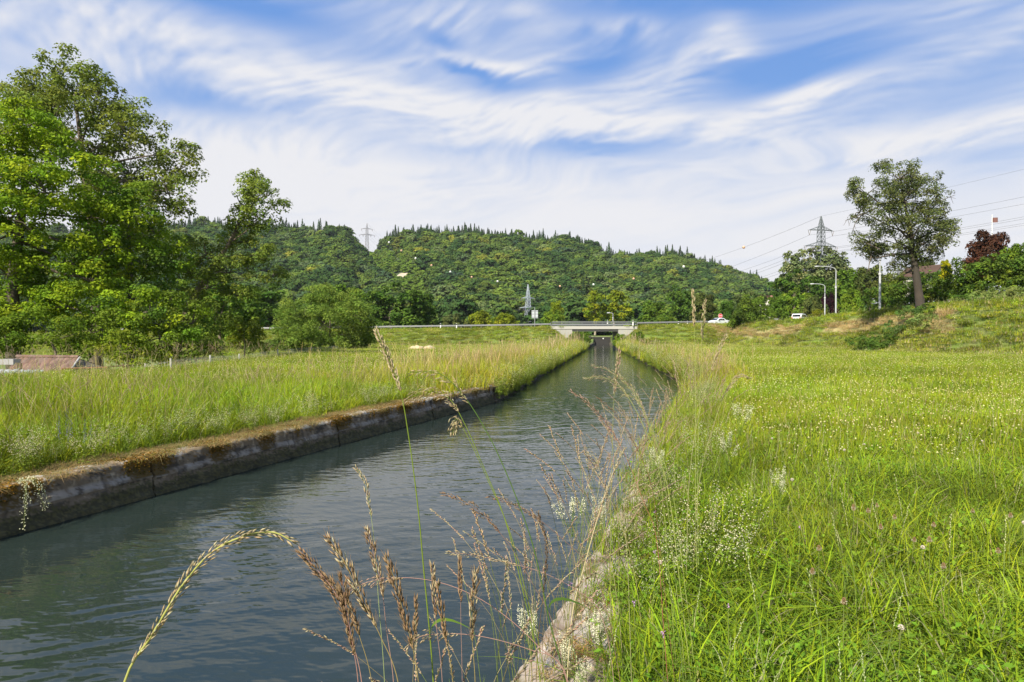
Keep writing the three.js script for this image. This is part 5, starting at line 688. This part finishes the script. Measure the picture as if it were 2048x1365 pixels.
// more of the same, uncounted, along the right bank; and across on the left bank
{
  const g = thing('bank_grass_stalks', 'crowd of thin flowering grass stalks along both banks', 'grass stalks'); g.userData.kind = 'stuff'; const r = rand(1234);
  const mk = (seed, dry) => { const q = rand(seed), gb = new GB(), pts = [], le = .1 + .4 * q(), dr = q() < .5; for (let k = 0; k <= 6; k++) { const s = k / 6; pts.push(V(le * s * s, s - (dr ? .28 : .1) * le * s ** 3, .1 * le * s)); } gb.tube(pts, [.0017, .0016, .0015, .0013, .0011, .0009, .0006], 3, dry ? [.36, .3, .14] : [.2, .25, .05], false); const cv = new THREE.CatmullRomCurve3(pts); for (let k = 0; k < 34; k++) { const s = .8 + .2 * k / 34, p = cv.getPoint(s), t = cv.getTangent(s).add(V((q() - .5) * .9, (q() - .5) * .4 - (dr ? .3 : 0), (q() - .5) * .9)).normalize(); gb.spikelet(p, t, .016 * (.7 + .6 * q()), .003, vary(pick(q() < .5 ? straw : rosy, q), q, .2)); } return gb.build(); };
  const protos = [0, 1, 2, 3, 4, 5].map((k) => mk(1300 + k, k % 2)), items = [];
  const add = (x, d, s) => items.push({ k: Math.floor(r() * 6), x, y: land(x, d), z: -d, r: r() * 6.28, s, c: vary([1, 1, 1], r, .15) });
  for (let k = 0; k < 46; k++) { const d = 1.4 + 2 * r(); add(XR(d) + .08 + .3 * r(), d, .75 + .35 * r()); }
  for (let k = 0; k < 170; k++) { const d = 3.2 + 5 * r(); add(XR(d) + .1 + .6 * r() * r(), d, .7 + .5 * r()); }
  for (let k = 0; k < 170; k++) { const d = 7 + 22 * Math.pow(r(), 1.3); add(XR(d) + .1 + .9 * r(), d, .9 + .5 * r()); }
  for (let k = 0; k < 800; k++) { const d = 5.5 + 38 * Math.pow(r(), 1.2); add(XL(d) - .6 - 7 * r() * r(), d, .8 + .5 * r()); }
  for (let k = 0; k < 500; k++) { const d = 18 + 22 * r(), x = fieldEdge(d) + 6 * r() - 1; if (inView(x, d)) add(x, d, 1 + .6 * r()); }
  for (let k = 0; k < 500; k++) { const d = 3 + 26 * r(), x = XR(d) + 1 + 18 * r(); if (inView(x, d)) add(x, d, .45 + .2 * r()); }
  scatter(g, 'stalks', protos, grassMat, items);
}
// white bedstraw plants one can point to
const bloom = (seed, w, h, n) => { const q = rand(seed), st = new GB(), fl = new GB(), lf = new GB(); for (let s = 0; s < 6; s++) { const a = q() * 6.28, top = V(Math.cos(a) * w * q(), h * (.7 + .4 * q()), Math.sin(a) * w * q()); st.tube([V(0, 0, 0), top.clone().multiplyScalar(.55).add(V(0, .02, 0)), top], .0013, 4, [.16, .22, .05], false); for (let k = 0; k < n; k++) { const t = .6 + .45 * q(), c = top.clone().multiplyScalar(t), m = .03 * (1.25 - t * .7); for (let u = 0; u < 5; u++) { const cx = c.x + (q() - .5) * m * 2, cy = c.y + (q() - .5) * m * 1.4, cz = c.z + (q() - .5) * m * 2; fl.leaf(cx, cy, cz, (q() - .5), .8, (q() - .5), .0085, .9, vary([.68, .66, .46], q, .1), q); } } for (let k = 0; k < 30; k++) { const t = q() * .85, az = q() * 6.28; lf.leaf(top.x * t + Math.cos(az) * .012, top.y * t, top.z * t + Math.sin(az) * .012, Math.cos(az) * .5, .8, Math.sin(az) * .5, .018, .26, vary([.12, .19, .03], q, .2), q); } } return [st.build(), fl.build(), lf.build()]; };
const blooms = [bloom(1401, .12, .34, 26), bloom(1402, .16, .28, 24), bloom(1403, .1, .4, 30)];
const bedstraw = (label, px, py, d, s, k, o = {}) => { const top = P(px, py, d), h = [.34, .28, .4][k] * s, t = thing('bedstraw_plant', label, 'wildflower', [top.x, Math.max(top.y - h * .85, .0), -d], 'white bedstraw plants'); const [a, b, c] = blooms[k]; part('stems', a, stemMat, t).userData.kind = 'stuff'; part('flowers', b, headMat, t).userData.kind = 'stuff'; part('leaves', c, grassMat, t).userData.kind = 'stuff'; t.scale.setScalar(s); t.rotation.y = px; return t; };
for (const [l, px, py, d, s, k] of [['white bedstraw spray at the bottom edge, beside the stone', 1130, 1300, 3.3, .7, 0], ['brightest white bedstraw, right of the bare concrete', 1195, 1230, 3.35, .8, 2], ['white bedstraw spray leaning over the water at the concrete edge', 1062, 1235, 3.3, .8, 1], ['white bedstraw tuft at the very bottom, right of the first spray', 1165, 1330, 3.2, .6, 1], ['bedstraw cloud overhanging the water, halfway up the near bank', 1145, 1005, 4.6, 1.0, 1], ['bedstraw just right of the overhanging cloud', 1200, 1015, 4.7, .9, 0], ['cream bedstraw on the bank, below the high straw heads', 1480, 815, 8.6, 1.5, 1], ['cream bedstraw patch lower in the bank grass', 1455, 880, 7.4, 1.2, 0], ['small bedstraw in the meadow, nearest to the bank', 1560, 950, 6, .9, 2], ['white bedstraw thinly spread above the concrete edge', 1310, 905, 6.6, 1.1, 1]]) bedstraw(l, px, py, d, s, k);
{ const q = P(140, 960, 8.05), t = thing('hanging_bedstraw', 'white flowering spray hanging down the mossy wall at left', 'wildflower', [XL(7.75) - .05, .05, -7.75]); const r = rand(1450), st = new GB(), fl = new GB(); for (let s = 0; s < 4; s++) { const e = V(.18 + .1 * r(), -.3 - .1 * s * r(), (r() - .35) * .5), m = V(.12, .02, e.z * .4); st.tube(new THREE.CatmullRomCurve3([V(-.1, 0, 0), m, e]).getPoints(8), .0016, 4, [.2, .24, .06], false); const cv = new THREE.CatmullRomCurve3([V(-.1, 0, 0), m, e]); for (let k = 0; k < 130; k++) { const p = cv.getPoint(.25 + .75 * r()); fl.leaf(p.x + (r() - .5) * .07, p.y + (r() - .5) * .06, p.z + (r() - .5) * .08, r() - .3, .7, r() - .5, .015, .9, vary([.62, .62, .38], r, .15), r); } } part('stems', st.build(), stemMat, t).userData.kind = 'stuff'; part('flowers', fl.build(), headMat, t).userData.kind = 'stuff'; }
{ const t = thing('blue_sage', 'clump of violet-blue flower spikes in the left bank grass', 'wildflower', G(onRay(145, 9.2), 9.2).toArray()), r = rand(1460); for (let s = 0; s < 8; s++) { const x = (r() - .5) * .5, z = (r() - .5) * .3, h = .5 + .25 * r(), st = new GB(), fl = new GB(); st.tube([V(x, 0, z), V(x * 1.1, h, z)], .002, 4, [.12, .17, .05], false); part('stem', st.build(), stemMat, t); for (let k = 0; k < 40; k++) { const u = k / 40; fl.leaf(x * 1.05 + (r() - .5) * .03, h * (.5 + .52 * u), z + (r() - .5) * .03, r() - .5, .5, r() - .5, .022 * (1.2 - u * .7), .6, vary([.17, .15, .34], r, .2), r); } part('flower_spike', fl.build(), headMat, t); } }
// plantain, clover and small lilac flowers standing in the meadow
{
  const r = rand(1500), pl = (n) => { const hb = new GB(), q = rand(n); for (let k = 0; k < 90; k++) { const y = (k / 90) * .026, a = k * 2.4, w = .0045 * Math.sin(Math.PI * (.15 + .8 * k / 90)); hb.spikelet(V(Math.cos(a) * w, y, Math.sin(a) * w), V(Math.cos(a), .8, Math.sin(a)).normalize(), .005, .0014, vary([.34, .21, .12], q, .25)); } for (let k = 0; k < 40; k++) { const a = k * 2.4, y = .004 + .012 * q(); hb.blob(Math.cos(a) * .0105, y, Math.sin(a) * .0105, .0014, vary([.62, .55, .4], q, .1)); } return hb.build(); };
  const heads = [pl(1), pl(2)], cl = (() => { const hb = new GB(), q = rand(3); for (let k = 0; k < 90; k++) { const y = q() * 2 - 1, a = q() * 6.28, w = Math.sqrt(1 - y * y); hb.spikelet(V(Math.cos(a) * w * .005, y * .005, Math.sin(a) * w * .005), V(Math.cos(a) * w, y * .8 + .3, Math.sin(a) * w).normalize(), .009, .0017, vary([.62, .55, .45], q, .12)); } return hb.build(); })(), li = (() => { const hb = new GB(), q = rand(4); for (let k = 0; k < 16; k++) hb.leaf((q() - .5) * .016, (q() - .5) * .024, (q() - .5) * .016, q() - .5, .6, q() - .5, .012, .7, vary([.42, .26, .42], q, .15), q); return hb.build(); })();
  const stem = (h) => { const g = new GB(); g.tube([V(0, 0, 0), V(.01, h * .5, .005), V(.004, h, 0)], .0014, 4, [.2, .24, .07], false); return g.build(); }, hs = [.42, .5, .36].map(stem), H = [.42, .5, .36];
  const flower = (name, label, cat, group, x, d, k, head, s) => { const t = thing(name, label, cat, G(x, d).toArray(), group); part('stem', hs[k], stemMat, t); const h = part('flower_head', head, headMat, t); h.position.set(.004, H[k], 0); h.scale.setScalar(s); t.rotation.y = r() * 6; t.rotation.z = (r() - .5) * .2; };
  const nth = ['leftmost', 'second', 'third', 'fourth', 'fifth', 'sixth', 'seventh', 'eighth', 'ninth', 'tenth', 'eleventh', 'twelfth', 'thirteenth', 'fourteenth', 'fifteenth', 'sixteenth'], rank = (list) => list.sort((a, b) => a[0] - b[0]).map((e, i) => [...e, i ? nth[i] + ' from the left' : nth[0]]);
  const at = (px, py, hh) => { const d = (EYE - hh) * F / (py - HOR); return [onRay(px, d), d]; };
  for (const [px, py, k, w] of rank([[1640, 1105, 0], [1618, 1138, 1], [1790, 1045, 0], [1778, 1068, 1], [1765, 1018, 2], [1710, 1028, 2], [1748, 1035, 0], [1858, 1062, 0], [1868, 1085, 1], [1886, 1138, 0], [1942, 1033, 2], [1680, 1208, 0], [1720, 1025, 1], [1820, 1090, 2], [2010, 1110, 0], [2024, 1042, 1]])) { const [x, d] = at(px, py, H[k] + .015); flower('plantain_flower', `plantain seed head with a pale anther ring in the meadow, ${w}`, 'wildflower', 'plantain heads in the near meadow', x, d, k, heads[k % 2], 1.25); }
  for (const [px, py, k, w] of rank([[1838, 1102, 0], [1585, 965, 1], [1318, 1125, 2], [2040, 1053, 0], [1540, 875, 1], [1730, 888, 2], [1840, 866, 0], [1800, 1262, 0], [1690, 905, 1], [1960, 880, 2]])) { const [x, d] = at(px, py, H[k] + .01); flower('clover_flower', `round whitish clover head in the meadow, ${w}`, 'wildflower', 'clover heads in the meadow', x, d, k, cl, 1.1); }
  for (const [px, py, k, w] of rank([[1303, 1022, 0], [1298, 1105, 1], [1270, 1205, 2], [1322, 1265, 0], [1592, 1062, 1], [1178, 1170, 2], [1453, 1215, 0], [1134, 1165, 1]])) { const [x, d] = at(px, py, H[k] + .01); flower('lilac_flower', `tiny lilac flower on a thin stem near the bank edge, ${w}`, 'wildflower', 'small lilac flowers', Math.max(x, XR(d) + .1), d, k, li, 1); }
}

renderer.render(scene, camera);
